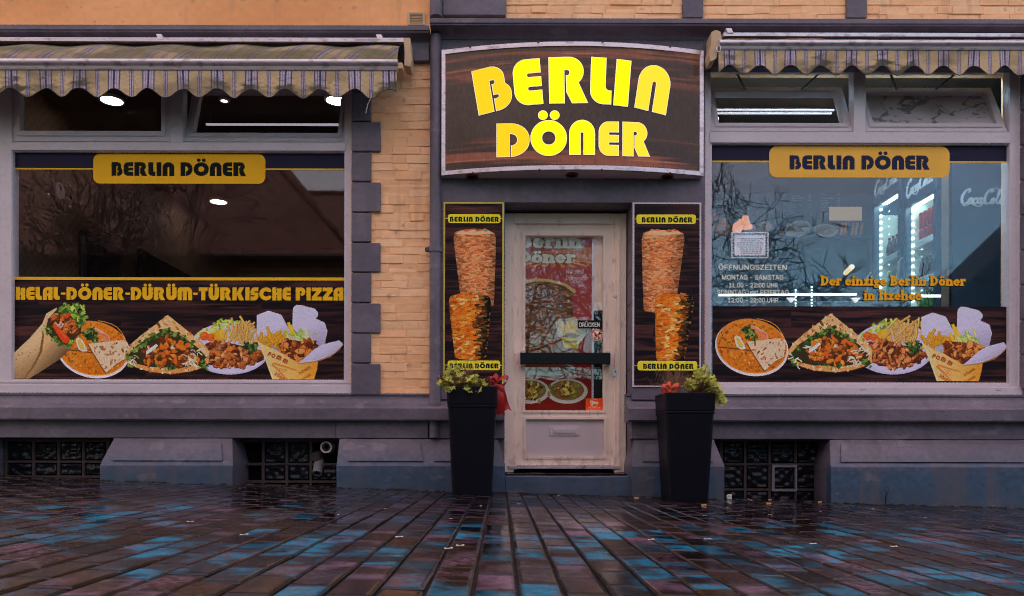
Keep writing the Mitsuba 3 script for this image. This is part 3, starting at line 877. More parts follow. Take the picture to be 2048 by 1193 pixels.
def sash(key, px0, px1, pbot, ptop, ang, mat_in, bar=17):
    """A bottom-hung light leaning into the room by ang degrees: frame ring and pane."""
    y = Y_WIN + .012
    x0, x1, z0, z1 = wx(px0, y), wx(px1, y), wz(pbot, y), wz(ptop, y)
    b = bar / 235.0
    g = sbox(0, 0, x1 - x0, z1 - z0).difference(sbox(b, b * 1.15, x1 - x0 - b, z1 - z0 - b))
    m = ext(g, .05, .05)
    lip = ext(ring(b * .55, b * .6, x1 - x0 - b * .55, z1 - z0 - b * .55, b, b * 1.15, x1 - x0 - b, z1 - z0 - b), .0, .012)
    p = ext(sbox(b - .01, b - .01, x1 - x0 - b + .01, z1 - z0 - b + .01), .026, .004) if mat_in == 'marble' else flat(sbox(b - .01, b - .01, x1 - x0 - b + .01, z1 - z0 - b + .01), .025)
    R = trimesh.transformations.rotation_matrix(-math.radians(ang), [1, 0, 0])
    for q in (m, lip, p):
        q.apply_transform(R); q.apply_translation([x0, y, z0])
    add(key + '__sash', m, 'white_frame')
    add(key + '__sash_bead', lip, 'white_frame')
    add(key + '__pane' if mat_in == 'pane' else key + '__infill_panel', p, mat_in)


W1 = f'{BLD}__shop_window'
labels[W1] = {'label': 'left shop window with a fixed and a tilted upper light'}
frame_xz(W1 + '__frame', (-45, 122, 701, 791), (22, 138, 688, 764), Y_WIN, .09)
pbox(W1 + '__sill_rail', -45, 771, 703, 790.5, Y_WIN - .03, Y_WIN + .01)
pbox(W1 + '__sill_rail', -45, 764, 701, 768, Y_WIN - .012, Y_WIN + .01, c=.001)
pbox(W1 + '__transom_bar', 20, 286, 690, 303, Y_WIN - .008, Y_GLASS + .05)
pbox(W1 + '__mullion', 339, 130, 364, 287, Y_WIN - .006, Y_GLASS + .05)
frame_xz(W1 + '__glazing_bead', (22, 303, 690, 764), (24.5, 306, 687.5, 761), Y_WIN + .008, .02)
add(W1 + '__pane', flat(pxbox(18, 300, 694, 768, Y_GLASS), Y_GLASS), 'pane')
sash(W1, 23, 339, 285, 136, 0.0, 'pane')
sash(W1, 365, 690, 285, 136, 21.0, 'pane')

W2 = uniq(W1)
labels[W2] = {'label': 'right shop window with two tilted upper lights, one filled with a marbled panel'}
frame_xz(W2 + '__frame', (1409, 122, 2046, 791), (1420, 138, 2018, 767), Y_WIN, .09)
frame_xz(W2 + '__frame', (1405, 120, 2050, 790.5), (1412, 128, 2038, 783), Y_WIN - .016, .09, yb=Y_WIN + .02)
pbox(W2 + '__sill_rail', 1409, 773, 2046, 790.5, Y_WIN - .03, Y_WIN - .005)
pbox(W2 + '__transom_bar', 1418, 263, 2020, 285, Y_WIN - .008, Y_GLASS + .05)
pbox(W2 + '__mullion', 1706, 130, 1730, 264, Y_WIN - .006, Y_GLASS + .05)
frame_xz(W2 + '__glazing_bead', (1420, 285, 2019, 767), (1422.5, 288, 2016.5, 764), Y_WIN + .008, .02)
add(W2 + '__pane', flat(pxbox(1416, 282, 2024, 770, Y_GLASS), Y_GLASS), 'pane')
sash(W2, 1421, 1706, 262, 138, 25.0, 'pane')
sash(W2, 1731, 2014, 262, 138, 25.0, 'marble')
for px in (1726, 1998):
    pbox(W2 + '__drain_cap', px - 5, 774, px + 5, 779, Y_WIN - .036, Y_WIN - .02, mat='pale_plastic', c=.001)
for px, d in ((1455, 1), (1645, -1), (1760, 1), (1915, -1)):           # scissor stays of the tilted lights
    p0 = np.array([wx(px, .3), .20, wz(138, .2)]); p1 = p0 + [d * .17, .16, -.10]
    add(W2 + '__stay', tube([p0, p0 + [d * .06, .05, -.015], p1], .009, 5), 'dark_metal')

# ---------------------------------------------------------------- the door
DR = f'{BLD}__door'
labels[DR] = {'label': 'cream glazed shop door with black push bar and letter slot'}
yd = .33


def dpx(x0, y0, x1, y1, yf, yb, mat='cream_frame', c=.003, key='frame', **k):
    return add(f'{DR}__{key}', bx(wx(x0, yf), wx(x1, yf), yf, yb, wz(y1, yf), wz(y0, yf), c), mat, **k)


dpx(1008, 427, 1028, 945, yd - .03, yd + .10)
dpx(1229, 427, 1252, 945, yd - .03, yd + .10)
dpx(1028.3, 427, 1228.7, 447, yd - .03, yd + .10)
dpx(1236, 445, 1240, 940, yd - .038, yd - .03, c=.001, key='frame_bead')
dpx(1024, 447, 1034, 940, yd + .004, yd + .05, key='frame_rebate', c=.001)
dpx(1224, 447, 1233, 940, yd + .004, yd + .05, key='frame_rebate', c=.001)
g = pxbox(1030, 449, 1228, 931, yd).difference(pxbox(1050, 472, 1206, 821, yd)).difference(pxbox(1052, 839, 1208, 913, yd))
add(DR + '__leaf', ext(g, yd + .06, .06), 'cream_frame', smooth=False)
for o in ((1045, 467, 1211, 826, 1050, 472, 1206, 821), (1047, 834, 1213, 918, 1052, 839, 1208, 913)):
    add(DR + '__panel_bead', ext(pxbox(*o[:4], yd).difference(pxbox(*o[4:], yd)), yd + .01, .02), 'cream_frame')
dpx(1050, 837, 1210, 915, yd + .022, yd + .05, mat='pale_plastic', key='lower_panel')
dpx(1016, 932, 1240, 938.5, yd - .045, yd + .02, mat='aluminium', key='weather_bar')
dpx(1020, 939, 1236, 946, yd + .01, yd + .09, mat='dark_hole', key='threshold_gap', c=0)
add(DR + '__pane', flat(pxbox(1046, 468, 1210, 825, yd + .03), yd + .03), 'door_pane')
sl = dpx(1100, 854, 1159, 872, yd + .012, yd + .03, mat='pale_plastic', key='letter_slot')
dpx(1106, 858, 1152, 868, yd + .004, yd + .014, mat='aluminium', key='letter_slot_flap', c=.004)
hb = add(DR + '__push_bar', bx(wx(1040, yd - .09), wx(1220, yd - .09), yd - .10, yd - .075, wz(729, yd - .09), wz(706, yd - .09), .004), 'black_gloss')
for px in (1045, 1214):
    add(hb + '__bracket', bx(wx(px - 4, yd), wx(px + 4, yd), yd - .076, yd + .002, wz(733, yd), wz(704, yd), .002), 'aluminium')
add(DR + '__lock', lathe([(0, .012), (.010, .012), (.015, .006), (.016, 0), (0, 0)], [wx(1228.5, yd), yd - .032, wz(594, yd)], 16, 'y'), 'steel', smooth=30)
dpx(1224.5, 739, 1233, 753, yd - .040, yd - .028, mat='steel', key='lock_plate', c=.002)
add(DR + '__lock_plate__keyhole', lathe([(0, .003), (.006, .003), (.006, 0), (0, 0)], [wx(1228.7, yd), yd - .040, wz(744, yd)], 12, 'y'), 'dark_hole')
for py in (470, 700, 915):
    add(DR + '__hinge', tube([[wx(1029, yd), yd - .012, wz(py + 9, yd)], [wx(1029, yd), yd - .012, wz(py - 9, yd)]], .008, 8), 'cream_frame', smooth=30)


# ---------------------------------------------------------------- cellar lights of glass blocks
def cellar(px0, px1, cols, rows, y, first_louvre=False, broken=()):
    cw = f'{BLD}__cellar_window'
    cw = uniq(cw); labels[cw] = {'label': 'cellar light of rippled glass blocks at pavement level'}
    gz = float(ground_z(wx((px0 + px1) / 2, y)))
    xs = [wx(c, y) for c in cols]
    zs_ = [wz(r, y) for r in rows]
    add(cw + '__back', bx(wx(px0 - 60, y), wx(px1 + 40, y), y + .09, y + .10, gz - .3, wz(875, .1)), 'dark_hole')
    grid = sbox(xs[0] - .02, zs_[-1] - .03, xs[-1] + .02, zs_[0] + .02)
    for i in range(len(xs) - 1):
        for j in range(len(zs_) - 1):
            a = sbox(xs[i] + .011, zs_[j + 1] + .010, xs[i + 1] - .011, zs_[j] - .010)
            grid = grid.difference(a)
            if first_louvre and i == 0:
                if j == 0:
                    for k in range(5):
                        z = zs_[0] - .02 - k * (zs_[0] - zs_[1]) / 5
                        s = bx(xs[0] + .012, xs[1] - .012, -.012, .012, -.003, .003)
                        s.apply_transform(trimesh.transformations.rotation_matrix(.7, [1, 0, 0])); s.apply_translation([0, y + .02, z])
                        add(cw + '__louvre', s, 'mortar')
                continue
            if (i, j) in broken:
                continue
            x0, z0, x1, z1 = a.bounds
            add(cw + '__glass_block', bx(x0 + .002, x1 - .002, y + .012, y + .08, z0 + .002, z1 - .002, .012), 'glass_block', seed=(rnd.random(), rnd.random()))
    add(cw + '__mortar_grid', rough(ext(grid, y + .08, .075), .08, .0025, 20), 'mortar')
    return cw


cellar(-40, 207, (-48, 11, 66, 116, 166, 214), (884, 926, 956, 990), .22, True)
c2 = cellar(464, 674, (471, 526, 573, 621, 676), (884, 930, 965, 1000), .22, False, broken=((0, 0), (0, 1), (3, 0)))
add(c2 + '__rubble', rough(trimesh.creation.icosphere(3, .06), .02, .02, 14).apply_transform(trimesh.transformations.translation_matrix([wx(634, .24), .26, wz(915, .24)])), 'mortar', smooth=True)
for px, py, rr, tilt in ((653, 896, .050, 0), (634, 936, .042, .9)):
    q = trimesh.creation.annulus(rr * .72, rr, .14, sections=24)
    q2 = trimesh.creation.annulus(rr * .42, rr * .55, .12, sections=20)
    for qq, nm in ((q, 'vent_pipe'), (q2, 'vent_pipe_liner')):
        qq.apply_transform(MAP); qq.apply_transform(trimesh.transformations.rotation_matrix(tilt, [1, 0, 0])); qq.apply_translation([wx(px, .17), .17 + .05, wz(py, .17)])
        add(c2 + '__' + nm, qq, ('pale_plastic' if tilt == 0 else 'dull_metal') if nm == 'vent_pipe' else 'mortar', smooth=30)
c3 = cellar(1449, 1655, (1444, 1491, 1540, 1592, 1644), (881, 928, 979, 1018), .22)
g = ring(wx(1544, .21), wz(982, .21), wx(1594, .21), wz(929, .21), wx(1549, .21), wz(978, .21), wx(1590, .21), wz(934, .21))
add(c3 + '__hatch_frame', ext(g, .235, .03), 'dull_metal')
# reveals of the cellar openings
for px, s in ((207, -1), (455, 1), (672, -1), (1449, 1), (1662, -1)):
    pass


# ---------------------------------------------------------------- foods of the prints, drawn in photo pixels
BREAD = (205, 150, 95)


def lettuce(A, pts, r, n, tones=((120, 135, 45), (80, 105, 38), (150, 160, 75), (50, 75, 28))):
    for x, y in pts:
        for k in range(n):
            c = tones[rnd.randrange(len(tones))]
            A.put(blob(x + rnd.uniform(-r, r) * .8, y + rnd.uniform(-r, r) * .8, r * rnd.uniform(.25, .6), r * rnd.uniform(.2, .5), rnd.uniform(0, 3), 13, .38), ink(*jit(c)))


def meat(A, region, n, size=7.5, tones=((164, 80, 30), (190, 104, 44), (126, 54, 20), (208, 126, 64), (92, 38, 16), (172, 88, 44))):
    A.put(region, ink(78, 34, 18))
    for x, y in inside(region, n):
        s = size * rnd.uniform(.5, 1.2)
        a = rnd.uniform(0, 3.1)
        c = jit(tones[rnd.randrange(len(tones))])
        b = blob(x, y, s, s * rnd.uniform(.35, .7), a, 9, .3)
        A.put(affinity.translate(b, .8, 1.3), ink(*(np.array(c) * .45)))
        A.put(b, ink(*c))
        A.put(blob(x - .2 * s, y - .22 * s, s * .5, s * .16, a, 7, .3), ink(*np.clip(np.array(c) * 1.28, 0, 240)))


def speckle(A, region, n, tones, s0, s1, stretch=1.6):
    for x, y in inside(region, n):
        s = rnd.uniform(s0, s1)
        A.put(blob(x, y, s * stretch, s, rnd.uniform(0, 3), 7, .3), ink(*jit(tones[rnd.randrange(len(tones))])))


def grad(A, g, c0, c1, p0, p1, n=10):
    """Fill g with bands that run from colour c0 at p0 to c1 at p1."""
    d = np.array(p1, float) - p0
    L = np.hypot(*d); d /= L
    nrm = np.array([-d[1], d[0]]) * 400
    for k in range(n):
        a = -400 if k == 0 else L * k / n
        b = 800 if k == n - 1 else L * (k + 1) / n
        q = np.array(p0, float)
        band = Polygon([q + d * a - nrm, q + d * b - nrm, q + d * b + nrm, q + d * a + nrm])
        t = (k + .5) / n
        A.put(g.intersection(band), ink(*(np.array(c0) * (1 - t) + np.array(c1) * t)))


def art_wrap(dx=0, dy=0):
    A = Art()
    sh = lambda p: affinity.translate(Polygon(p), dx, dy)
    body = sh([(20, 716), (60, 678), (84, 650), (92, 630), (112, 618), (125, 640), (150, 676), (141, 700), (118, 722), (84, 744), (58, 760), (21, 760)])
    grad(A, body, (232, 190, 150), (120, 82, 54), (60 + dx, 670 + dy), (104 + dx, 732 + dy), 12)
    grad(A, sh([(84, 664), (92, 640), (112, 630), (150, 676), (141, 700), (118, 722), (84, 744), (58, 760), (50, 760), (74, 730), (86, 700)]), (196, 150, 108), (92, 62, 44), (88 + dx, 690 + dy), (122 + dx, 724 + dy), 10)
    A.put(sh([(82, 660), (84, 672), (78, 708), (62, 738), (46, 760), (50, 760), (68, 736), (84, 706), (88, 672)]), ink(120, 80, 45))
    speckle(A, body, 26, ((190, 140, 100), (160, 105, 65)), .4, 1.0)
    speckle(A, sh([(28, 720), (70, 690), (76, 700), (40, 750)]), 10, ((140, 70, 30),), .7, 1.6)
    A.put(sh([(96, 640), (118, 616), (166, 640), (160, 668), (138, 694), (112, 688), (90, 664)]), ink(55, 42, 22))
    lettuce(A, [(x + dx, y + dy) for x, y in ((122, 621), (134, 617), (148, 616), (160, 622), (164, 634), (158, 648), (166, 644), (150, 630), (140, 626), (128, 628))], 9, 11)
    lettuce(A, [(x + dx, y + dy) for x, y in ((92, 658), (98, 668), (108, 680), (120, 690), (134, 692), (142, 686))], 6, 7)
    meat(A, sh([(94, 648), (108, 630), (130, 632), (152, 652), (164, 668), (150, 676), (128, 668), (104, 656)]), 42, 6.5)
    for p in ([(105, 655), (116, 656), (136, 676), (141, 682), (132, 690), (124, 686), (112, 668)], [(126, 634), (138, 628), (142, 632), (132, 640)]):
        A.put(sh(p), ink(215, 62, 20))
    A.put(sh([(112, 659), (120, 662), (134, 678), (130, 680)]), ink(240, 95, 40))
    for x, y in ((116, 648), (120, 652)):
        A.put(affinity.translate(strip(x - 6, y, x + 6, y - 3, 2.2, .5), dx, dy), ink(215, 160, 170))
    return A


def art_flatbread(dx=0, dy=0, left=False):
    A = Art()
    cx, cy = 186 + dx, 700 + dy
    ell = lambda rx, ry, ox=0, oy=0, rot=0: affinity.rotate(affinity.scale(Point(cx + ox, cy + oy).buffer(1, quad_segs=24), rx, ry), rot)
    A.put(ell(74, 56, 0, 2.2, 12), ink(196, 178, 196))
    A.put(ell(72, 55, 0, .2, 12), ink(226, 206, 200))
    A.put(ell(71, 54, 0, -1, 12), ink(214, 120, 36))
    grad(A, ell(68, 51, 0, -1, 12), (214, 118, 36), (180, 84, 14), (cx - 30, cy - 50), (cx + 20, cy + 50), 8)
    d = ell(68, 51, 0, -1, 12)
    speckle(A, d, 420, ((225, 135, 40), (170, 78, 16), (236, 158, 72), (205, 108, 24), (140, 66, 18), (120, 92, 28)), .7, 2.5)
    sh = lambda p: affinity.translate(Polygon(p), dx, dy)
    A.put(sh([(118, 702), (160, 706), (200, 712), (199, 709), (160, 703), (119, 700)]), ink(110, 52, 14))
    A.put(affinity.translate(strip(196, 644, 254, 690, 1.4, -.18), dx, dy), ink(232, 150, 60))
    # tomato or onion slices fanned on top
    for k in range(7):
        q = affinity.scale(Point(188 + dx + k * 3.0, 668 + dy + k * 2.3).buffer(1, quad_segs=10), 13, 10 + k * .5)
        q = q.difference(affinity.translate(q, -3.4, 2.4))
        A.put(q, ink(*jit((232, 120, 78), .08)))
        A.put(q.difference(affinity.translate(q, -1.2, .8)), ink(252, 196, 170))
    lettuce(A, [(x + dx, y + dy) for x, y in ((172, 668), (182, 664), (178, 678), (190, 682), (186, 674))], 7, 11, ((70, 92, 40), (38, 58, 22), (110, 130, 68), (26, 42, 18)))
    A.put(sh([(151, 682), (156, 677), (164, 682), (172, 698), (174, 705), (164, 706), (156, 700)]), ink(232, 222, 208))
    A.put(sh([(154, 684), (160, 681), (168, 696), (168, 702), (160, 700)]), ink(222, 176, 90))
    fold = [(176, 690), (214, 686), (246, 682), (254, 688), (252, 706), (250, 720), (232, 730), (212, 748), (200, 730), (186, 708)]
    A.put(affinity.translate(sh(fold), -1.6, 1.8), ink(120, 58, 18))
    A.put(sh(fold), ink(226, 190, 164))
    f = sh(fold).buffer(-2)
    speckle(A, f, 70, ((238, 208, 186), (212, 168, 138), (196, 140, 104)), .6, 1.8)
    speckle(A, f, 26, ((150, 84, 44), (178, 104, 60), (120, 62, 30)), 1.0, 2.6, 1.9)
    return A


def art_pita(dx=0, dy=0):
    A = Art()
    sh = lambda p: affinity.translate(Polygon(p), dx, dy)
    out = sh([(250, 706), (262, 690), (280, 674), (312, 650), (316, 646), (335, 632), (350, 644), (380, 668), (408, 690), (419, 706), (417, 728), (408, 736), (380, 745), (345, 750), (300, 746), (262, 734), (250, 722)])
    A.put(affinity.translate(out, 1.2, 2.2), ink(60, 26, 14))
    grad(A, out, (232, 182, 132), (190, 122, 66), (335 + dx, 640 + dy), (335 + dx, 750 + dy), 10)
    speckle(A, out, 420, ((238, 196, 152), (188, 112, 54), (150, 76, 30), (244, 214, 180), (226, 168, 112)), .7, 2.6)
    A.put(sh([(312, 650), (316, 646), (322, 656), (318, 658)]), ink(110, 56, 22))
    rim = sh([(256, 712), (272, 694), (300, 676), (335, 660), (366, 676), (396, 698), (412, 716), (404, 730), (360, 738), (300, 736), (264, 728)])
    A.put(rim, ink(52, 40, 20))
    lettuce(A, [(x + dx, y + dy) for x, y in ((258, 716), (262, 730), (270, 704), (284, 690), (296, 682), (308, 676), (322, 668), (338, 666), (352, 672), (366, 680), (380, 690), (320, 732), (336, 736), (350, 734), (402, 730), (408, 734))], 8, 8, ((78, 98, 38), (48, 68, 24), (112, 122, 56), (34, 50, 18)))
    meat(A, sh([(288, 706), (300, 690), (334, 676), (362, 690), (388, 704), (402, 720), (372, 732), (330, 732), (290, 728)]), 95, 7.5, ((200, 104, 30), (168, 78, 22), (222, 132, 50), (120, 54, 18), (186, 92, 40), (90, 44, 20)))
    for _ in range(34):
        x, y = rnd.choice(((268, 722), (296, 700), (388, 716), (398, 708), (384, 730)))
        x += dx + rnd.gauss(0, 8); y += dy + rnd.gauss(0, 5)
        a = rnd.uniform(-1.2, 1.2)
        A.put(strip(x - 6 * math.cos(a), y - 6 * math.sin(a), x + 6 * math.cos(a), y + 6 * math.sin(a), rnd.uniform(1.2, 2.4), rnd.uniform(-.3, .3)), ink(*jit((228, 206, 190), .1)))
    A.put(sh([(292, 704), (312, 690), (316, 694), (304, 704), (292, 712)]), ink(226, 214, 222))
    for x, y, s in ((330, 696, 6), (362, 688, 7), (374, 692, 6), (340, 682, 5), (350, 724, 6), (326, 712, 6)):
        A.put(blob(x + dx, y + dy, s * 1.2, s * .8, rnd.uniform(0, 3), 5, .2), ink(*jit((214, 92, 26), .1)))
    A.put(sh([(340, 700), (344, 692), (350, 700)]), ink(240, 200, 168))
    return A


def art_plate(dx=0, dy=0):
    A = Art()
    cx, cy = 459 + dx, 699 + dy
    ell = lambda rx, ry, ox=0, oy=0: affinity.scale(Point(cx + ox, cy + oy).buffer(1, quad_segs=26), rx, ry)
    A.put(ell(81, 52), ink(166, 152, 190))
    A.put(ell(79, 50, 0, -1), ink(190, 174, 206))
    A.put(ell(64, 38, 0, -2), ink(176, 160, 192))
    lettuce(A, [(x + dx, y + dy) for x, y in ((404, 676), (412, 668), (424, 656), (436, 650), (448, 648), (460, 650), (470, 652), (430, 664), (446, 660))], 9, 9, ((160, 160, 58), (190, 186, 92), (120, 130, 40), (210, 200, 120)))
    A.put(blob(440 + dx, 676 + dy, 16, 15, .4, 10, .15), ink(222, 158, 36))
    A.put(blob(446 + dx, 670 + dy, 10, 8, .4, 10, .15), ink(236, 186, 66))
    for _ in range(62):
        x, y = 488 + dx + rnd.gauss(0, 17), 668 + dy + rnd.gauss(0, 10)
        a = rnd.uniform(-2.2, -.5)
        l = rnd.uniform(9, 17)
        c = jit((232, 172, 96), .12)
        A.put(strip(x - l * math.cos(a), y - l * math.sin(a), x + l * math.cos(a), y + l * math.sin(a), 4.6), ink(*(np.array(c) * .62)))
        A.put(strip(x - l * math.cos(a) - .6, y - l * math.sin(a) - .4, x + l * math.cos(a) - .6, y + l * math.sin(a) - .4, 3.0), ink(*c))
    for x, y, r_ in ((408, 674, 9), (421, 677, 8)):
        A.put(blob(x + dx, y + dy, r_, r_ * .95, 0, 12, .1), ink(206, 72, 22))
        A.put(blob(x + dx - 1, y + dy - 1, r_ * .6, r_ * .55, 0, 8, .2), ink(232, 120, 56))
        A.put(strip(x + dx - 5, y + dy, x + dx + 5, y + dy + 1, 1.2), ink(170, 50, 18))
    meat(A, affinity.translate(Polygon([(410, 690), (430, 682), (460, 688), (486, 694), (514, 700), (528, 712), (516, 722), (490, 734), (460, 736), (430, 734), (416, 722)]), dx, dy), 150, 7.0, ((160, 78, 40), (186, 102, 58), (126, 54, 26), (206, 130, 84), (88, 36, 18), (168, 84, 36)))
    lettuce(A, [(x + dx, y + dy) for x, y in ((492, 692), (504, 698), (510, 690), (498, 704))], 8, 9, ((52, 70, 24), (84, 98, 44), (30, 44, 16)))
    return A


def art_box(dx=0, dy=0):
    A = Art()
    sh = lambda p: affinity.translate(Polygon(p), dx, dy)
    grad(A, sh([(513, 632), (536, 623), (562, 631), (584, 672), (620, 690), (600, 716), (560, 720), (524, 690), (513, 668)]), (204, 190, 222), (140, 124, 150), (540 + dx, 625 + dy), (560 + dx, 715 + dy), 10)
    flap = Polygon([(586, 640), (587, 618), (592, 613), (600, 613), (628, 620), (634, 627), (634, 633), (629, 638), (624, 637), (648, 648), (653, 664), (648, 688), (640, 696), (600, 690), (585, 670)]).buffer(1.5, quad_segs=4)
    grad(A, affinity.translate(flap, dx, dy), (208, 194, 228), (150, 134, 166), (606 + dx, 615 + dy), (622 + dx, 695 + dy), 10)
    for _ in range(40):
        x, y = 545 + dx + rnd.gauss(0, 14), 680 + dy + rnd.gauss(0, 7)
        a = rnd.uniform(-2.4, -.4)
        l = rnd.uniform(6, 11)
        c = jit((222, 150, 36), .15)
        A.put(strip(x - l * math.cos(a), y - l * math.sin(a), x + l * math.cos(a), y + l * math.sin(a), 6), ink(*(np.array(c) * .7)))
        A.put(strip(x - l * math.cos(a), y - l * math.sin(a) - 1, x + l * math.cos(a), y + l * math.sin(a) - 1, 4), ink(*c))
    for x0, y0, x1, y1 in ((576, 646, 584, 674), (580, 652, 594, 676), (570, 664, 580, 684)):
        A.put(strip(x0 + dx, y0 + dy, x1 + dx, y1 + dy, 6), ink(236, 186, 52))
    for _ in range(46):
        x, y = 604 + dx + rnd.gauss(0, 13), 675 + dy + rnd.gauss(0, 7)
        a = rnd.uniform(.2, 1.4)
        l = rnd.uniform(4, 8)
        A.put(strip(x - l * math.cos(a), y - l * math.sin(a), x + l * math.cos(a), y + l * math.sin(a), rnd.uniform(1.5, 2.8)), ink(*jit(rnd.choice(((176, 178, 80), (206, 204, 126), (130, 146, 52))), .1)))
    meat(A, sh([(556, 690), (570, 680), (600, 684), (626, 686), (638, 692), (622, 712), (600, 728), (580, 722), (562, 706)]), 75, 8, ((172, 82, 34), (194, 106, 50), (136, 56, 20), (212, 130, 72), (94, 38, 16)))
    front = sh([(513, 682), (524, 690), (560, 706), (594, 726), (636, 722), (634, 740), (628, 760), (548, 760), (534, 726)])
    grad(A, front, (236, 200, 138), (226, 168, 88), (530 + dx, 730 + dy), (594 + dx, 740 + dy), 6)
    grad(A, sh([(594, 726), (636, 722), (634, 740), (628, 760), (592, 760)]), (232, 172, 84), (212, 132, 40), (594 + dx, 740 + dy), (636 + dx, 740 + dy), 6)
    A.put(sh([(513, 682), (524, 690), (530, 706), (548, 760), (544, 760), (528, 716)]), ink(236, 204, 150))
    A.put(sh([(594, 730), (606, 724), (640, 716), (662, 702), (678, 690), (686, 684), (680, 700), (660, 716), (630, 726)]), ink(150, 100, 60))
    A.put(sh([(596, 728), (604, 722), (628, 700), (646, 690), (678, 682), (686, 691), (668, 708), (646, 718), (628, 724)]), ink(190, 174, 208))
    grad(A, sh([(604, 722), (628, 700), (646, 690), (678, 682), (686, 691), (668, 708), (646, 716), (628, 722)]), (206, 192, 226), (150, 136, 168), (640 + dx, 692 + dy), (652 + dx, 720 + dy), 6)
    # printing on the carton
    for txt, x0, y0, x1, y1, cap in (('P', 534, 712, 540, 714, 9), ('O', 541, 714.5, 549, 718, 9), ('M', 551, 718, 561, 724, 9), ('M', 564, 725, 574, 731, 9)):
        g = affinity.scale(HEAVY[txt][0], (x1 - x0) / HEAVY[txt][1], -cap, origin=(0, 0))
        A.put(affinity.translate(affinity.rotate(g, 26, origin=(0, 0)), x0 + dx, y0 + dy + 1), ink(150, 56, 26))
    g = heavy_text('DÖNER', 0, 26, 0, 5)
    A.put(affinity.translate(affinity.rotate(g, -32, origin=(0, 0)), 600 + dx, 751 + dy), ink(150, 78, 26))
    g = heavy_text('POMM', 0, 22, 0, 5)
    A.put(affinity.translate(affinity.rotate(g, -32, origin=(0, 0)), 604 + dx, 764 + dy).intersection(front), ink(160, 84, 26))
    g = heavy_text('DÖNER', 0, 24, 0, 7)
    A.put(affinity.translate(affinity.rotate(g, 32, origin=(0, 0)), 548 + dx, 752 + dy).intersection(front), ink(156, 70, 34))
    for q in ([(546, 726), (590, 740), (594, 744), (546, 730)], [(545, 728), (576, 760), (572, 760), (543, 732)]):
        A.put(sh(q).intersection(front), ink(190, 108, 46))
    for k in range(9):
        A.put(strip(556 + dx + rnd.uniform(-7, 12), 740 + dy + rnd.uniform(-5, 8), 560 + dx + rnd.uniform(-7, 16), 742 + dy + rnd.uniform(-5, 8), 1.1).intersection(front), ink(186, 112, 62))
    return A


def put_art(key, art, y, clip=None):
    m, uv = art.mesh(y, clip)
    return add(key, m, 'print_ink', uv=uv)


def vinyl_words(key, g, y, rgb, gap_px):
    return add_words(key, flat(to_plane(g, y), y), 'vinyl', gap_px * CAM_D / F_PX, seed=seed_of(ink(*rgb)))


def vinyl(key, g, y, rgb, mat='vinyl'):
    return add(key, flat(to_plane(g, y), y), mat, seed=seed_of(ink(*rgb)))


YS = Y_GLASS - .006
YEL = (232, 165, 30)
# ---- left window: menu banner along the bottom
B1 = thing('food_banner', 'wide dark window banner with a wrap at its left end and amber letters above', 'window banner')
clip1 = sbox(22.5, 559, 690, 761)
add(B1 + '__sheet', flat(to_plane(clip1, YS + .003), YS + .003), 'wood_print')
vinyl(B1 + '__edge_stripe', sbox(22.5, 556.5, 690, 562.5), YS - .0008, YEL)
vinyl_words(B1 + '__word', heavy_text('HELAL-DÖNER-DÜRÜM-TÜRKISCHE PIZZA', 31, 686, 602.5, 26, gap=.075, space=.36), YS - .0008, (222, 160, 28), 4)
put_art(B1 + '__flatbread_picture', art_flatbread(), YS + .002, clip1)
put_art(B1 + '__wrap_picture', art_wrap(), YS + .001, clip1)
put_art(B1 + '__plate_picture', art_plate(), YS + .002, clip1)
put_art(B1 + '__pita_picture', art_pita(), YS + .001, clip1)
put_art(B1 + '__carton_picture', art_box(), YS + .0, clip1)
B2 = thing('food_banner', 'dark wood look window banner starting with a flatbread, in the right shop window', 'window banner')
clip2 = sbox(1425, 612, 2019, 765)
add(B2 + '__sheet', flat(to_plane(clip2, YS + .003), YS + .003), 'wood_print')
put_art(B2 + '__flatbread_picture', art_flatbread(1317, -7), YS + .002, clip2)
put_art(B2 + '__plate_picture', art_plate(1327, -3), YS + .002, clip2)
put_art(B2 + '__pita_picture', art_pita(1326, -6), YS + .001, clip2)
put_art(B2 + '__carton_picture', art_box(1329, 1), YS + .0, clip2)

# ---- name labels and head strips of both windows
def name_label(x0, y0, x1, y1, tx0, tx1, base, cap, rgb, dark, label, r):
    t = thing('name_label', label, 'window sign')
    add(t + '__plate', ext(to_plane(rrect(x0, -y1, x1, -y0, r, r, r, r), 0) if False else to_plane(affinity.scale(rrect(x0, -y1, x1, -y0, r, r, r, r), 1, -1, origin=(0, 0)), YS), YS + .002, .002), 'vinyl', seed=seed_of(ink(*rgb)))
    vinyl_words(t + '__word', heavy_text('BERLIN DÖNER', tx0, tx1, base, cap, space=.42), YS - .001, dark, 6)


def head_strip(x0, x1, y0, y1, la, lb, label):
    t = thing('head_strip', label, 'window film')
    add(t + '__film', flat(to_plane(sbox(x0, y0, x1, y1), YS + .004), YS + .004), 'vinyl', seed=seed_of(ink(30, 22, 44)))
    for a, b in ((x0, la), (lb, x1)):
        vinyl(t + '__stripe', sbox(a, y1 - 1.4, b, y1 + 1.6), YS + .0035, YEL)


head_strip(22.5, 689.5, 305, 340, 186, 528, 'dark film strip with a yellow line across the top of the left window')
head_strip(1423, 2016, 287, 322.5, 1540, 1896, 'dark film strip with a yellow line across the top of the right window')
name_label(185, 310, 529.5, 369.5, 222, 491, 354, 27.5, (226, 158, 28), (14, 10, 10), 'amber rounded name label in the left shop window', 14)
name_label(1537, 292, 1898, 354.5, 1578, 1858, 338.5, 28.5, (240, 172, 76), (38, 26, 52), 'orange yellow rounded name label in the right shop window', 16)

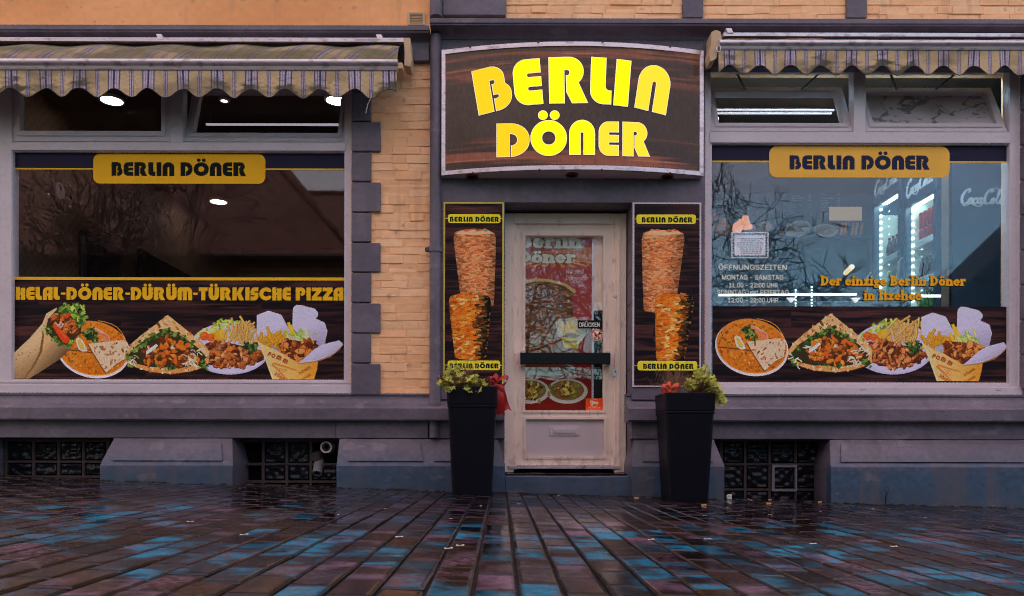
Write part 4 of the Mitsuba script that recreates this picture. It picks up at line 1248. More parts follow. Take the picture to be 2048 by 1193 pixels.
# ---- opening hours, slogan and notice in the right window
H = thing('opening_hours', 'white vinyl opening hours lettering on the right shop window', 'lettering')
for txt, a, b, base, cap, bold in (('ÖFFNUNGSZEITEN', 1436, 1573, 539, 9.5, True), ('MONTAG - SAMSTAG', 1443, 1566, 559, 9.2, False), ('11:00 - 22:00 UHR', 1457, 1555, 574.5, 8.8, False),
                                   ('SONNTAG und FEIERTAG', 1433, 1577, 588.5, 8.8, False), ('12:00 - 22:00 UHR', 1455, 1556, 604.5, 8.8, False)):
    add_words(H + '__word', sans_mesh(txt, a, b, base, cap, YS, True), 'vinyl', 2.9 * CAM_D / F_PX, seed=seed_of(ink(240, 232, 235)))
S = thing('slogan_lettering', 'amber slab letters Der einzige Berlin Döner in Itzehoe with black shadow on the glass', 'lettering')
for txt, a, b, base in (('Der einzige Berlin Döner', 1640, 1931, 570), ('in Itzehoe', 1727, 1843, 599)):
    g = slab_text(txt, a, b, base, 19)
    add_words(S + '__word', flat(to_plane(g.buffer(.15), YS - .001), YS - .001), 'vinyl', 4.6 * CAM_D / F_PX, seed=seed_of(ink(250, 172, 30)))
    add_words(S + '__shadow', flat(to_plane(affinity.translate(g.buffer(1.1), -.9, .9), YS), YS), 'vinyl', 2.6 * CAM_D / F_PX, seed=seed_of(ink(12, 14, 24)))
N = thing('notice_sheet', 'small framed paper notice stuck in the right window above the opening hours', 'notice')
yn = Y_GLASS + .004
add(N + '__sheet', flat(to_plane(sbox(1462, 464, 1536, 516), yn), yn), 'lit_white')
bd = Art()
for a, b in ((2.5, 4.2), (5.2, 6.0)):
    bd.put(sbox(1462 + a, 464 + a, 1536 - a, 516 - a).difference(sbox(1462 + b, 464 + b, 1536 - b, 516 - b)), ink(60, 80, 100))
for x in np.arange(1466, 1534, 5.5):
    for y_ in (467.5, 512.5):
        bd.put(blob(x, y_, 2.4, 1.5, rnd.uniform(0, 3), 7, .4), ink(40, 60, 84))
for y_ in np.arange(470, 511, 5.5):
    for x in (1465.5, 1532.5):
        bd.put(blob(x, y_, 1.5, 2.4, rnd.uniform(0, 3), 7, .4), ink(40, 60, 84))
for k in range(8):
    w = rnd.uniform(16, 27)
    x = 1499 - w
    while x < 1499 + w:
        l = rnd.uniform(2, 7)
        bd.put(sbox(x, 476 + k * 4.2, x + l, 478 + k * 4.2), ink(90, 105, 125)); x += l + 1.4
put_art(N + '__border_and_text', bd, yn - .001)

# ---- doner posters beside the door
def art_spit(cxt, wt, cxb, wb, y0, y1, tones, dark_right, top, cup=5):
    A = Art()
    L = lambda y, s: cxt + (cxb - cxt) * (y - y0) / (y1 - y0) + s * .5 * (wt + (wb - wt) * ((y - y0) / (y1 - y0)) ** 1.15)
    ys = np.linspace(y0, y1, 12)
    body = Polygon([(L(y, -1) + (3 if k == 0 else 0), y) for k, y in enumerate(ys)] + [(cxb, y1 + cup * .6)] + [(L(y, 1) - (3 if k == 11 else 0), y) for k, y in enumerate(ys[::-1])] + [(cxt + wt * .25, y0 - cup), (cxt - wt * .25, y0 - cup)]).buffer(1).buffer(-9 if dark_right else -4).buffer(9 if dark_right else 4)
    A.put(body, ink(*(np.array(tones[0]) * .8)))
    y = y0 - 1
    while y < y1 + 2:
        a, b = L(min(max(y, y0), y1), -1), L(min(max(y, y0), y1), 1)
        x = a
        while x < b:
            t = (x - a) / (b - a)
            c = np.array(jit(tones[rnd.randrange(len(tones))], .12 if dark_right else .08))
            if dark_right:
                c = c * (1.0 if t < .62 else max(.16, 1 - 2.4 * (t - .62)) * rnd.choice((1, .5, 1.3)))
                c = c * (.66 + .44 * math.sin(math.pi * min((t + .12) * .9, 1)))
            else:
                c = c * (.66 + .46 * math.sin(math.pi * min(t * .92 + .08, 1)))
            s = rnd.uniform(3.4, 7.5)
            A.put(blob(x, y + 1.0 + rnd.uniform(-1, 1), s, rnd.uniform(1.4, 2.6), rnd.uniform(-.35, .35), 8, .3).intersection(body), ink(*np.clip(c * .74, 0, 255)))
            A.put(blob(x, y + rnd.uniform(-1, 1), s * .95, rnd.uniform(1.2, 2.5), rnd.uniform(-.35, .35), 8, .3).intersection(body), ink(*np.clip(c, 0, 250)))
            x += s * rnd.uniform(.9, 1.5)
        y += 3.7
    if top:
        A.put(Polygon([(cxt - wt * .46, y0 + 3), (cxt - wt * .3, y0 - cup), (cxt + wt * .3, y0 - cup - 1), (cxt + wt * .46, y0 + 2), (cxt, y0 + 5)]), ink(232, 178, 138))
    for k in range(9):
        x = cxt + rnd.uniform(-.3, .32) * wt
        c = ((226, 92, 36), (232, 120, 60), (30, 104, 60), (210, 70, 26))[k % 4]
        A.put(blob(x, y0 - cup - rnd.uniform(-1.5, 1.6), rnd.uniform(3, 6), rnd.uniform(1.4, 2.6), rnd.uniform(-.3, .3), 8, .3), ink(*jit(c)))
    return A


BACK = ((196, 112, 68), (208, 128, 84), (180, 98, 56), (218, 146, 104), (156, 80, 44))
FRONT = ((214, 108, 30), (226, 128, 42), (200, 92, 20), (232, 148, 64), (218, 112, 30), (172, 70, 12), (242, 186, 116), (206, 98, 24))


def doner_poster(x0, y0, x1, y1, border, back, front, lab, plates, label):
    t = thing('doner_poster', label, 'poster')
    y = .048
    add(t + '__board', ext(to_plane(sbox(x0, y0, x1, y1), y), .062, .0135), border)
    m = ext(to_plane(sbox(x0 + 3.4, y0 + 3.2, x1 - 3.4, y1 - 3.2), y), .0485, .002)
    add(t + '__print', m, 'wood_print')
    put_art(t + '__rear_spit_picture', art_spit(*back, BACK, False, True), .0460)
    put_art(t + '__front_spit_picture', art_spit(*front, FRONT, True, False), .0455)
    for (a, b, c, d), (ta, tb, base, cap) in plates:
        p = affinity.scale(rrect(a, -d, c, -b, 5, 5, 5, 5), 1, -1, origin=(0, 0))
        q = add(t + '__name_plate', flat(to_plane(p, .0452), .0452), 'vinyl', seed=seed_of(ink(226, 200, 50)))
        vinyl_words(q + '__word', heavy_text('BERLIN DÖNER', ta, tb, base, cap, gap=.13, space=.5), .0449, (24, 18, 16), 2.6)
        mid = (b + d) / 2 - .5
        for u0, u1 in ((x0 + 3, a), (c, x1 - 3)):
            vinyl(q + '__hairline', sbox(u0, mid - .6, u1, mid + .6), .0453, (200, 176, 60))
    return t


doner_poster(886, 405, 1007, 775, 'poster_yellow', (948, 84, 955, 62, 466, 612), (939, 84, 941, 60, 594, 717), None,
             (((895, 429, 1000, 447), (899, 997, 444.5, 10)), ((895, 722, 1000, 741), (899, 997, 737.5, 10))), 'tall yellow edged doner spit poster left of the shop door')
doner_poster(1264.5, 405, 1401.5, 774, 'white_frame', (1326, 85, 1318, 60, 466, 622), (1349, 78, 1340, 54, 594, 722), None,
             (((1272, 429, 1391, 448), (1283, 1384, 445, 10.5)), ((1275, 722, 1394, 741), (1286, 1387, 738, 10.5))), 'tall white edged doner spit poster right of the shop door')


# ---- stickers and the poster behind the door glass
yp = yd + .075
DP = thing('door_poster', 'red doner poster hanging behind the door glass', 'poster')
A = Art()
A.put(sbox(1046, 468, 1184, 826), ink(150, 58, 58, .95))
A.put(sbox(1046, 640, 1184, 826), ink(122, 24, 18, .9))
A.put(Polygon([(1046, 508), (1184, 494), (1184, 524), (1046, 528)]), ink(168, 96, 50))
for k in range(9):
    a = math.radians(200 + 16 * k)
    A.put(Polygon([(1110, 515), (1110 + 90 * math.cos(a), 515 - 26 * math.sin(a)), (1110 + 90 * math.cos(a + .12), 515 - 26 * math.sin(a + .12))]).intersection(sbox(1046, 490, 1184, 535)), ink(190, 120, 58))
dome = Polygon([(1040, 700), (1040, 568), (1062, 562), (1095, 562), (1120, 568), (1140, 580), (1146, 610), (1146, 700), (1130, 735), (1040, 735)])
A.put(dome, ink(96, 56, 34))
for x, y_ in inside(dome, 420):
    A.put(blob(x, y_, rnd.uniform(3, 9), rnd.uniform(1, 2.2), rnd.uniform(-.2, .2), 7, .3), ink(*jit(rnd.choice(((120, 74, 46), (76, 40, 24), (146, 100, 66), (100, 52, 30))), .2)))
A.put(LineString([(1046, 566), (1070, 560), (1100, 562), (1130, 570), (1148, 584)]).buffer(3), ink(176, 150, 100))
A.put(affinity.scale(Point(1092, 738).buffer(1, quad_segs=16), 58, 14), ink(120, 130, 140))
A.put(affinity.scale(Point(1090, 735).buffer(1, quad_segs=16), 50, 9), ink(90, 50, 32))
for cx in (1058, 1134):
    A.put(affinity.scale(Point(cx, 783).buffer(1, quad_segs=18), 41, 25), ink(176, 168, 166))
    A.put(affinity.scale(Point(cx, 781).buffer(1, quad_segs=18), 34, 20), ink(120, 84, 44))
    for k in range(60):
        A.put(blob(cx + rnd.gauss(0, 15), 782 + rnd.gauss(0, 8), 5, 3, rnd.uniform(0, 3), 8, .3), ink(*jit(rnd.choice(((84, 44, 26), (170, 130, 50), (200, 176, 90), (110, 60, 30), (96, 104, 40))), .2)))
for p in ([(1112, 645), (1122, 640), (1134, 668), (1118, 672)], [(1132, 640), (1148, 636), (1160, 646), (1146, 664)], [(1152, 668), (1172, 650), (1174, 664), (1158, 684)]):
    A.put(Polygon(p).buffer(2), ink(170, 158, 140))
A.put(blob(1141, 660, 17, 14, 0, 14, .25), ink(176, 140, 40))
for k in range(24):
    A.put(strip(1141 + rnd.gauss(0, 8), 668, 1141 + rnd.gauss(0, 13), 648 + rnd.gauss(0, 4), 2.4), ink(*jit((196, 160, 60), .15)))
A.put(blob(1142, 672, 15, 7, 0, 10, .2), ink(90, 42, 26))
A.put(Polygon([(1122, 674), (1160, 678), (1156, 698), (1128, 695)]), ink(172, 146, 30))
A.put(heavy_text('DÖNER', 1128, 1154, 686, 4), ink(60, 50, 20))
clipd = sbox(1047, 468, 1184, 826)
for txt, a, b, base, cap in (('Berlin', 1036, 1164, 496, 28), ('Döner', 1034, 1150, 526, 24)):
    try:
        g = slab_text(txt, a, b, base, cap)
        A.put(g.buffer(2.0), ink(70, 62, 60)); A.put(g.buffer(.6), ink(186, 176, 166))
    except KeyError:
        pass
A.items = [(p_, c_ * .85) for p_, c_ in A.items]
m, uv = A.mesh(yp, clipd)
add(DP + '__print', m, 'print_ink', uv=uv)
for txt, a, b, base in (('Wir sind', 1130, 1165, 548), ('Dönerstar', 1130, 1175, 561)):
    add_words(DP + '__word', sans_mesh(txt, a, b, base, 9, yp - .002, False, .25), 'vinyl', 2.6 * CAM_D / F_PX, seed=seed_of(ink(190, 160, 160)))
add(DP + '__edge_strip', bx(wx(1183, yp), wx(1187, yp), yp - .004, yp + .01, wz(826, yp), wz(468, yp)), 'aluminium')
BP = thing('backing_paper', 'cream paper strip behind the door glass beside the red poster', 'paper')
add(BP + '__sheet', flat(to_plane(sbox(1186, 468, 1212, 621), yp), yp), 'cream_frame')
DBK = thing('dark_backing', 'dark board behind the lower right of the door glass', 'board')
add(DBK + '__sheet', flat(to_plane(sbox(1186, 621.5, 1212, 826), yp), yp), 'black_gloss')
yk = yd + .024
PS = thing('push_sticker', 'small black sticker reading DRÜCKEN on the door glass', 'sticker')
add(PS + '__film', flat(to_plane(sbox(1155, 641, 1203, 657), yk), yk), 'vinyl', seed=seed_of(ink(14, 12, 18)))
add(PS + '__lettering', sans_mesh('DRÜCKEN', 1158, 1199, 654, 8.6, yk - .0006, True, 0, .0004), 'vinyl', seed=seed_of(ink(210, 200, 200)))
ND = thing('no_dogs_sticker', 'round red and white no dogs sticker on the door glass', 'sticker')
A = Art()
o = Point(1193, 670)
A.put(o.buffer(12), ink(206, 196, 190)); A.put(o.buffer(11.2), ink(190, 44, 26)); A.put(o.buffer(9.0), ink(214, 204, 200))
dog = unary_union([sbox(1189, 669, 1197, 673.2), Polygon([(1196, 671), (1197, 665.5), (1199, 663.5), (1200, 666), (1202.5, 667), (1201, 669), (1198.5, 670)]), Polygon([(1189, 673), (1190.5, 673), (1189.6, 679), (1188.2, 679)]),
                   Polygon([(1191.6, 673), (1193, 673), (1192, 679), (1190.6, 679)]), Polygon([(1194.5, 673), (1197, 672), (1197.4, 679), (1196, 679)]), Polygon([(1189, 670), (1186.4, 666.4), (1187.2, 666), (1190, 669)])])
A.put(dog, ink(18, 14, 14))
A.put(strip(1186.4, 663.4, 1199.6, 676.6, 2.2), ink(190, 44, 26))
put_art(ND + '__print', A, yk)
CS = thing('camera_sticker', 'orange red video surveillance sticker in the lower corner of the door glass', 'sticker')
A = Art()
A.put(sbox(1171, 797, 1205, 821.5), ink(214, 66, 28))
A.put(Point(1188, 806).buffer(8.2).difference(Point(1188, 806).buffer(7.4)), ink(226, 190, 170))
A.put(affinity.rotate(sbox(1182.5, 803, 1193, 807.5), 14), ink(230, 200, 180)); A.put(affinity.rotate(sbox(1193, 804.5, 1195.5, 807.6), 14), ink(230, 200, 180)); A.put(Polygon([(1184, 807), (1187, 808), (1186, 811), (1182, 811)]), ink(230, 200, 180))
A.put(sbox(1176, 815.6, 1200, 816.6), ink(230, 190, 170)); A.put(sbox(1173, 818.6, 1203, 819.2), ink(222, 150, 120))
put_art(CS + '__print', A, yk)


# ---------------------------------------------------------------- the bowed illuminated sign
SG = thing('shop_sign', 'bowed illuminated sign with yellow letters over the shop door', 'sign')
SX0, SX1 = wx(883, .0), wx(1404, .0)
SXC, SAG = (SX0 + SX1) / 2, .14
SR = ((SX1 - SX0) ** 2 / 4 + SAG ** 2) / (2 * SAG)


def sgy(x):
    return -SAG + SR - np.sqrt(np.maximum(SR ** 2 - (np.asarray(x) - SXC) ** 2, 0))


SZ1, SZ0 = wz(103, 0.0), wz(352.5, 0.0)


def bow(x0, x1, z0, z1, off, t, n=40):
    """A strip of the bowed front: outer face off in front of the arc, t thick."""
    xs = np.linspace(x0, x1, n)
    p = Polygon([(x, float(sgy(x)) - off) for x in xs] + [(x, float(sgy(x)) - off + t) for x in xs[::-1]])
    m = trimesh.creation.extrude_polygon(p, z1 - z0, engine='earcut')
    m.apply_translation([0, 0, z0])
    return m


qx, qz = np.meshgrid(np.linspace(SX0 + .02, SX1 - .02, 49), np.linspace(SZ0 + .02, SZ1 - .02, 3), indexing='ij')
qi = (np.arange(48)[:, None] * 3 + np.arange(2)[None]).ravel()
qf = np.vstack([np.stack([qi, qi + 3, qi + 4], 1), np.stack([qi, qi + 4, qi + 1], 1)])
fk = add(SG + '__face', trimesh.Trimesh(np.stack([qx.ravel(), sgy(qx.ravel()), qz.ravel()], 1), qf, process=False), 'sign_face', smooth=True,
         uv=np.stack([(qx.ravel() - SX0) / (SX1 - SX0), (qz.ravel() - SZ0) / (SZ1 - SZ0)], 1))
scene[fk]['emitter'] = {'type': 'area', 'radiance': mikit.proc(f_sign_lit)}           # the printed film is lit from behind
FW = .034
add(SG + '__frame', bow(SX0, SX1, SZ1 - FW, SZ1, .012, .03), 'aluminium', smooth=20)
add(SG + '__frame', bow(SX0, SX1, SZ0, SZ0 + FW, .012, .03), 'aluminium', smooth=20)
for x, s in ((SX0, 1), (SX1, -1)):
    add(SG + '__frame', bx(x - s * .006, x + s * .028, float(sgy(x)) - .016, .062, SZ0 - .004, SZ1 + .004, .003), 'aluminium')
for z, nm in ((SZ1 - .012, 'top_panel'), (SZ0, 'soffit')):
    xs = np.linspace(SX0 + .002, SX1 - .002, 40)
    p = Polygon([(x, float(sgy(x)) + .002) for x in xs] + [(SX1 - .002, .06), (SX0 + .002, .06)])
    m = trimesh.creation.extrude_polygon(p, .012, engine='earcut'); m.apply_translation([0, 0, z + (.001 if nm == 'soffit' else 0)])
    add(SG + '__' + nm, m, 'pale_plastic')
for px in (943, 1142, 1335):
    x = wx(px, -.02)
    yy = (float(sgy(x)) + .06) / 2 + .006
    d = add(SG + '__downlight', trimesh.creation.annulus(.036, .050, .012, sections=28).apply_translation([x, yy, SZ0 - .004]), 'rust', smooth=30)
    add(d + '__lens', trimesh.creation.cylinder(.036, .006, sections=24).apply_translation([x, yy, SZ0 - .0015]), 'black_gloss', smooth=30)
for px, top in ((938, 1), (1074, 1), (1202, 1), (1340, 1), (944, 0), (1077, 0), (1201, 0), (1340, 0)):
    x = wx(px, -.1)
    z = SZ1 + .004 if top else SZ0 - .001
    add(SG + '__screw', bx(x - .007, x + .007, float(sgy(x)) - .020, float(sgy(x)) - .008, z - .012, z + .006, .002), 'rust')
for k in (.17, .40, .58, .84):                           # faint joints of the printed film
    x = SX0 + (SX1 - SX0) * k
    add(SG + '__film_joint', bx(x - .0012, x + .0012, float(sgy(x)) - .0016, float(sgy(x)) + .002, SZ0 + FW, SZ1 - FW), 'dark_metal')


def on_sign(px, py):
    x = wx(px, -.1)
    for _ in range(4):
        x = wx(px, float(sgy(x)) - .008)
    return x, wz(py, float(sgy(x)) - .008)


def sign_letter(ch, bl, right, up, col):
    g, w = HEAVY[ch]
    if ch == 'Ö':
        pass
    def mp(q, off):
        q = q.segmentize(.12)
        def fn(a):
            out = []
            for u, v in a:
                zx = bl[0] + right[0] * u + up[0] * v; zy = bl[1] + right[1] * u + up[1] * v
                out.append(on_sign(860 + zx / 3.531, 60 + zy / 3.531))
            return np.array(out)
        return shapely.transform(q, fn)
    key = f'{SG}__letter'
    def sheet(q, off):
        m = flat(q, 0.0)
        v = np.array(m.vertices)
        v[:, 1] = sgy(v[:, 0]) - off
        return trimesh.Trimesh(v, m.faces, process=False)
    q = mp(g, 0)
    k = add(key, sheet(q, .0100), 'lit_amber', emit=col)
    add(k + '__outline', sheet(q.buffer(.0040, join_style='mitre'), .0060), 'lit_white', emit=(.62 * SIGN, .56 * SIGN, .36 * SIGN))


SIGN = LIT * 1.0
YA, YB, YC = (1.0 * SIGN, .54 * SIGN, .010 * SIGN), (1.15 * SIGN, .90 * SIGN, .001 * SIGN), (1.05 * SIGN, .68 * SIGN, .035 * SIGN)
for a in (('B', (342, 603), (338, -87), (-52, -306), YA), ('E', (602, 537), (308, -27), (-28, -317), YB), ('R', (840, 518), (318, -6), (-7, -322), YB),
          ('L', (1125, 515), (311, 20), (11, -322), YB), ('I', (1292, 528), (306, 37), (24, -320), YB), ('N', (1441, 545), (286, 70), (48, -318), YC),
          ('D', (468, 897), (291, -6), (0, -231), YA), ('Ö', (708, 888), (252, 0), (0, -248), YB), ('N', (981, 880), (233, 0), (0, -242), YB),
          ('E', (1190, 885), (221, 2), (0, -236), YC), ('R', (1357, 887), (224, 6), (0, -236), YC)):
    sign_letter(*a)


# ---------------------------------------------------------------- awnings
def awning(px0, px1, ybar, y_in, period_px, top, bar, val_top, val_bot, phase, open_, label, cap_r, cap_l):
    t = thing('awning', label, 'awning')
    x0, x1 = wx(px0, ybar), wx(px1, ybar)
    cx0, cx1 = wx(px0 - (0 if cap_l is None else -8), y_in), wx(px1 + 12, y_in)
    zt0, zt1 = wz(top[1], y_in), wz(top[0], y_in)
    add(t + '__cassette_rail', prism([(y_in - .018, zt0), (y_in - .020, zt1 - .006), (y_in - .008, zt1), (y_in + .10, zt1 + .01), (y_in + .10, zt1 - .012), (y_in, zt0)], cx0, cx1), 'aluminium', smooth=25)
    zb0, zb1 = wz(bar[1], ybar), wz(bar[0], ybar)
    hb = zb1 - zb0
    prof = [(ybar + .05, zb0), (ybar + .004, zb0), (ybar, zb0 + .01), (ybar - .004, zb0 + hb * .32), (ybar - .016, zb0 + hb * .42)]
    prof += [(ybar - .016 - .012 * math.sin(a), zb0 + hb * .42 + hb * .5 * (1 - math.cos(a)) / 2) for a in np.linspace(.3, math.pi, 7)]
    prof += [(ybar + .01, zb1), (ybar + .05, zb1 - .01)]
    add(t + '__front_bar', prism(prof, x0, x1), 'aluminium', smooth=30)
    per = period_px * (CAM_D + ybar) / F_PX
    # valance: waved cloth with a scalloped hem
    n = int((x1 - x0) / .012)
    xs = np.linspace(x0, x1 - .01, n)
    rows = 12
    V, U = [], []
    for i in range(rows + 1):
        s = i / rows
        for x in xs:
            u = (x - x0) / per + phase
            low = (.5 + .5 * math.cos(2 * math.pi * u)) ** 1.15
            zlow = wz(val_bot[0] + (val_bot[1] - val_bot[0]) * low, ybar)
            z_hi = zb0 + .004
            sway = .006 * math.sin(2 * math.pi * u * .5 + 1.3) * s + .004 * math.sin(u * 9.1 + .6) * s * s + .0025 * math.sin(u * 23) * s
            droop = .010 * (meshkit.fbm(np.array([x * 1.7, 3.3, 1.1]), 2) - .5) * s
            z = z_hi + (zlow - z_hi) * s + droop
            V.append((x + .006 * math.sin(u * 5) * s, ybar + .012 + sway, z))
            U.append((u, z - zlow))
    i, j = np.meshgrid(np.arange(rows), np.arange(n - 1), indexing='ij')
    q = np.stack([i * n + j, (i + 1) * n + j, (i + 1) * n + j + 1, i * n + j + 1], -1).reshape(-1, 4)
    m = trimesh.Trimesh(np.array(V), np.vstack([q[:, [0, 1, 2]], q[:, [0, 2, 3]]]), process=False)
    add(t + '__valance', m, 'awning_cloth', smooth=True, uv=np.array(U))
    hemp = np.array([V[rows * n + k] for k in range(0, n, 2)])
    add(t + '__hem', tube(hemp - [0, .002, 0], .0035, 4), 'dark_metal', smooth=True)
    # the cloth between rail and bar
    za, zb = zt0 - .012, zb1 - .006
    V, U = [], []
    rows2, n2 = 10, int((x1 - x0) / .025)
    for i in range(rows2 + 1):
        s = i / rows2
        for k in range(n2):
            x = cx0 + .01 + (x1 - cx0 - .02) * k / (n2 - 1)
            fold = (meshkit.fbm(np.array([x * 5.0 - s * 1.6, s * 1.5, .5]), 3) - .5) * .075 * math.sin(math.pi * s)
            y = y_in + .02 + (ybar + .03 - y_in - .02) * s + .03 * math.sin(math.pi * s) * -1 + fold
            z = za + (zb - za) * s + .012 * math.sin(x * 11) * (1 - s) * open_
            V.append((x, y, z)); U.append(((x + .16 * s) / per + phase, 1.0))
    i, j = np.meshgrid(np.arange(rows2), np.arange(n2 - 1), indexing='ij')
    q = np.stack([i * n2 + j, (i + 1) * n2 + j, (i + 1) * n2 + j + 1, i * n2 + j + 1], -1).reshape(-1, 4)
    add(t + '__rolled_cloth', trimesh.Trimesh(np.array(V), np.vstack([q[:, [0, 1, 2]], q[:, [0, 2, 3]]]), process=False), 'awning_roll', smooth=True, uv=np.array(U))
    add(t + '__roller', tube([[cx0 + .03, y_in + .05, (za + zb) / 2 + .03], [x1 - .03, y_in + .05, (za + zb) / 2 + .03]], .045, 12), 'dark_metal', smooth=30)
    for cap in (cap_r, cap_l):
        if cap is None:
            continue
        pts = [(p, q_) for p, q_ in cap]
        g = to_plane(Polygon(pts).buffer(2.5, quad_segs=3), y_in - .03)
        xa = g.bounds[0]
        m = rough(ext(g, y_in + .10, .15), .03, .001)
        add(t + '__end_cap', m, 'bronze_plastic', smooth=35)
    return t


ta = awning(-330, 794, -.26, -.07, 68.8, (78, 87), (120, 141), 141, (178, 196), .43, 1, 'long striped awning with mouldy scalloped valance over the left shop window',
            [(808, 82), (817, 82), (818, 104), (820, 118), (818, 134), (810, 132), (811, 108)], None)
add(ta + '__bar_end', bx(wx(795, -.28), wx(804, -.28), -.29, -.22, wz(140, -.28), wz(127, -.28), .006), 'bronze_plastic')
tb = awning(1436, 2420, -.15, -.09, 61.4, (66, 74), (80, 98), 98, (129, 148), .15, 0, 'short striped awning rolled in above the right shop window', None,
            [(1422, 68), (1430, 65), (1436, 68), (1438, 84), (1430, 96), (1428, 116), (1420, 122), (1418, 108), (1422, 92)])
for t_, px, py, y in ((ta, 316, 74, -.05), (ta, 756, 74, -.05), (tb, 1456, 60, -.08)):
    br = ext(to_plane(Polygon([(px - 6, py - 4), (px + 5, py - 4), (px + 9, py + 5), (px - 2, py + 5)]), y - .04), y + .05, .09)
    add(t_ + '__bracket', br, 'aluminium')
hk = np.array([[wx(1440, -.2), -.2, wz(88, -.2)]])
add(tb + '__crank_eye', tube([[wx(1434 + 4 * math.cos(a), -.14), -.16, wz(100 + 7 * math.sin(a), -.14)] for a in np.linspace(0, 6.28, 16)], .006, 5), 'steel', smooth=True)
th = thing('loose_thread', 'pale torn thread hanging from the right end of the left awning', 'thread')
add(th + '__strand', tube([[wx(x, -.24), -.25, wz(y, -.24)] for x, y in ((742, 188), (741, 198), (735, 210), (732, 222), (731, 229))], .0022, 4), 'pale_plastic')

# ---------------------------------------------------------------- downpipe
DPIPE = thing('downpipe', 'grey painted rain downpipe beside the brick pier', 'pipe')
px_, pr_ = wx(869, .0), .046
add(DPIPE + '__pipe', tube([[px_, .035, .45], [px_, .035, wz(72, .03)]], pr_, 20), 'grey_paint', smooth=30)
add(DPIPE + '__pipe', tube([[px_ + .004, .03, wz(36, .03)], [px_ + .004, .03, 7.2]], pr_ + .006, 20), 'grey_paint', smooth=30)
cl = add(DPIPE + '__clamp', lathe([(pr_, -.022), (pr_ + .009, -.022), (pr_ + .009, .022), (pr_, .022)], [px_, .035, wz(498, .0)], 24), 'grey_paint', smooth=30)
add(cl + '__bolt', bx(px_ - .085, px_ - .05, .02, .05, wz(498, 0) - .018, wz(498, 0) + .018, .006), 'dark_metal')


# ---------------------------------------------------------------- planters
def planter(cx, gz, label):
    t = thing('planter', label, 'planter')
    cy = -.335

    def loft(levels):
        V, F = [], []
        for w, z, c in levels:
            h = w / 2
            V += [(cx + a, cy + b, z) for a, b in ((-h + c, -h), (h - c, -h), (h, -h + c), (h, h - c), (h - c, h), (-h + c, h), (-h, h - c), (-h, -h + c))]
        for i in range(len(levels) - 1):
            for k in range(8):
                a, b = i * 8 + k, i * 8 + (k + 1) % 8
                F += [(a, b, b + 8), (a, b + 8, a + 8)]
        for k in range(1, 7):
            F.append((0, k + 1, k))
        return trimesh.Trimesh(np.array(V), np.array(F), process=False)

    H = .832
    add(t + '__body', loft([(.298, gz, .012), (.302, gz + .01, .014), (.366, gz + H - .158, .014)]), 'black_planter', smooth=20)
    add(t + '__rim', loft([(.366, gz + H - .160, .013), (.376, gz + H - .158, .013), (.378, gz + H - .147, .013), (.372, gz + H - .143, .013), (.372, gz + H - .138, .013), (.380, gz + H - .133, .013),
                           (.388, gz + H - .004, .014), (.385, gz + H, .014), (.355, gz + H, .014), (.350, gz + H - .04, .014)]), 'black_planter', smooth=20)
    s = rough(bx(cx - .175, cx + .175, cy - .175, cy + .175, gz + H - .10, gz + H - .035), .05, .012, 14)
    add(t + '__soil', s, 'soil', smooth=True)
    return gz + H


def leaf_mesh(r, lobes=5, cup=.25):
    n = lobes * 6
    pts = [(0, 0, 0)]
    for k in range(n + 1):
        a = math.pi * (-.86 + 1.72 * k / n)
        q = r * (.80 + .20 * math.cos(lobes * a * 1.16) + .05 * math.cos(13 * a))
        x, y = q * math.cos(a), q * math.sin(a)
        pts.append((x + r * .3, y, cup * (x * x + y * y) / r + .10 * r * math.sin(5 * a)))
    f = [(0, k, k + 1) for k in range(1, n + 1)]
    return np.array(pts), np.array(f)


def leafy(label, spots, seed, r0, hang=(), tones=(.55, .35)):
    g = np.random.default_rng(seed)
    t = thing('leafy_plant', label, 'plant')
    stems, k = [], 0
    for x, y, z, bx_, by_, bz_ in spots:
        r = r0 * g.uniform(.6, 1.15)
        v, f = leaf_mesh(r, int(g.integers(5, 8)), g.uniform(-.2, .5))
        R = trimesh.transformations.euler_matrix(g.uniform(-.7, .7), g.uniform(-.2, .9), g.uniform(0, 6.28))
        face = trimesh.transformations.rotation_matrix(g.uniform(.2, 1.25), [1, 0, 0])     # turned out to the light of the street
        v = v @ (face[:3, :3] @ R[:3, :3]).T + [x, y, z]
        add(t + '__leaf', trimesh.Trimesh(v, f, process=False), 'leaf', smooth=True, seed=(float(np.clip(g.normal(tones[0], .25), 0, 1)), float(np.clip(g.normal(tones[1], .2), 0, 1))))
        mid = (np.array([x, y, z]) + [bx_, by_, bz_]) / 2 + [0, 0, .03]
        stems.append(tube([[bx_, by_, bz_], mid, [x, y, z]], [.003, .0025, .002], 4, False))
    add(t + '__stems', cat_(stems), 'dry_grass')


def grass(label, cx, cy, z, n, seed, spread, h):
    g = np.random.default_rng(seed)
    t = thing('dry_grass_tuft', label, 'grass tuft')
    ms = []
    for k in range(n):
        a = g.uniform(0, 6.28)
        out = g.uniform(.2, 1) * spread
        hh = h * g.uniform(.5, 1.1)
        b = np.array([cx + g.normal(0, .03), cy + g.normal(0, .03), z - .05])
        d = np.array([math.cos(a), math.sin(a) * .7, 0])
        pts = [b + d * out * s ** 1.5 + [0, 0, hh * (1.9 * s - 1.15 * g.uniform(.8, 1.5) * s * s)] for s in np.linspace(0, 1, 8)]
        ms.append(tube(pts, np.linspace(.0015, .0006, 8), 3, False))
    add(t + '__blades', cat_(ms), 'dry_grass')


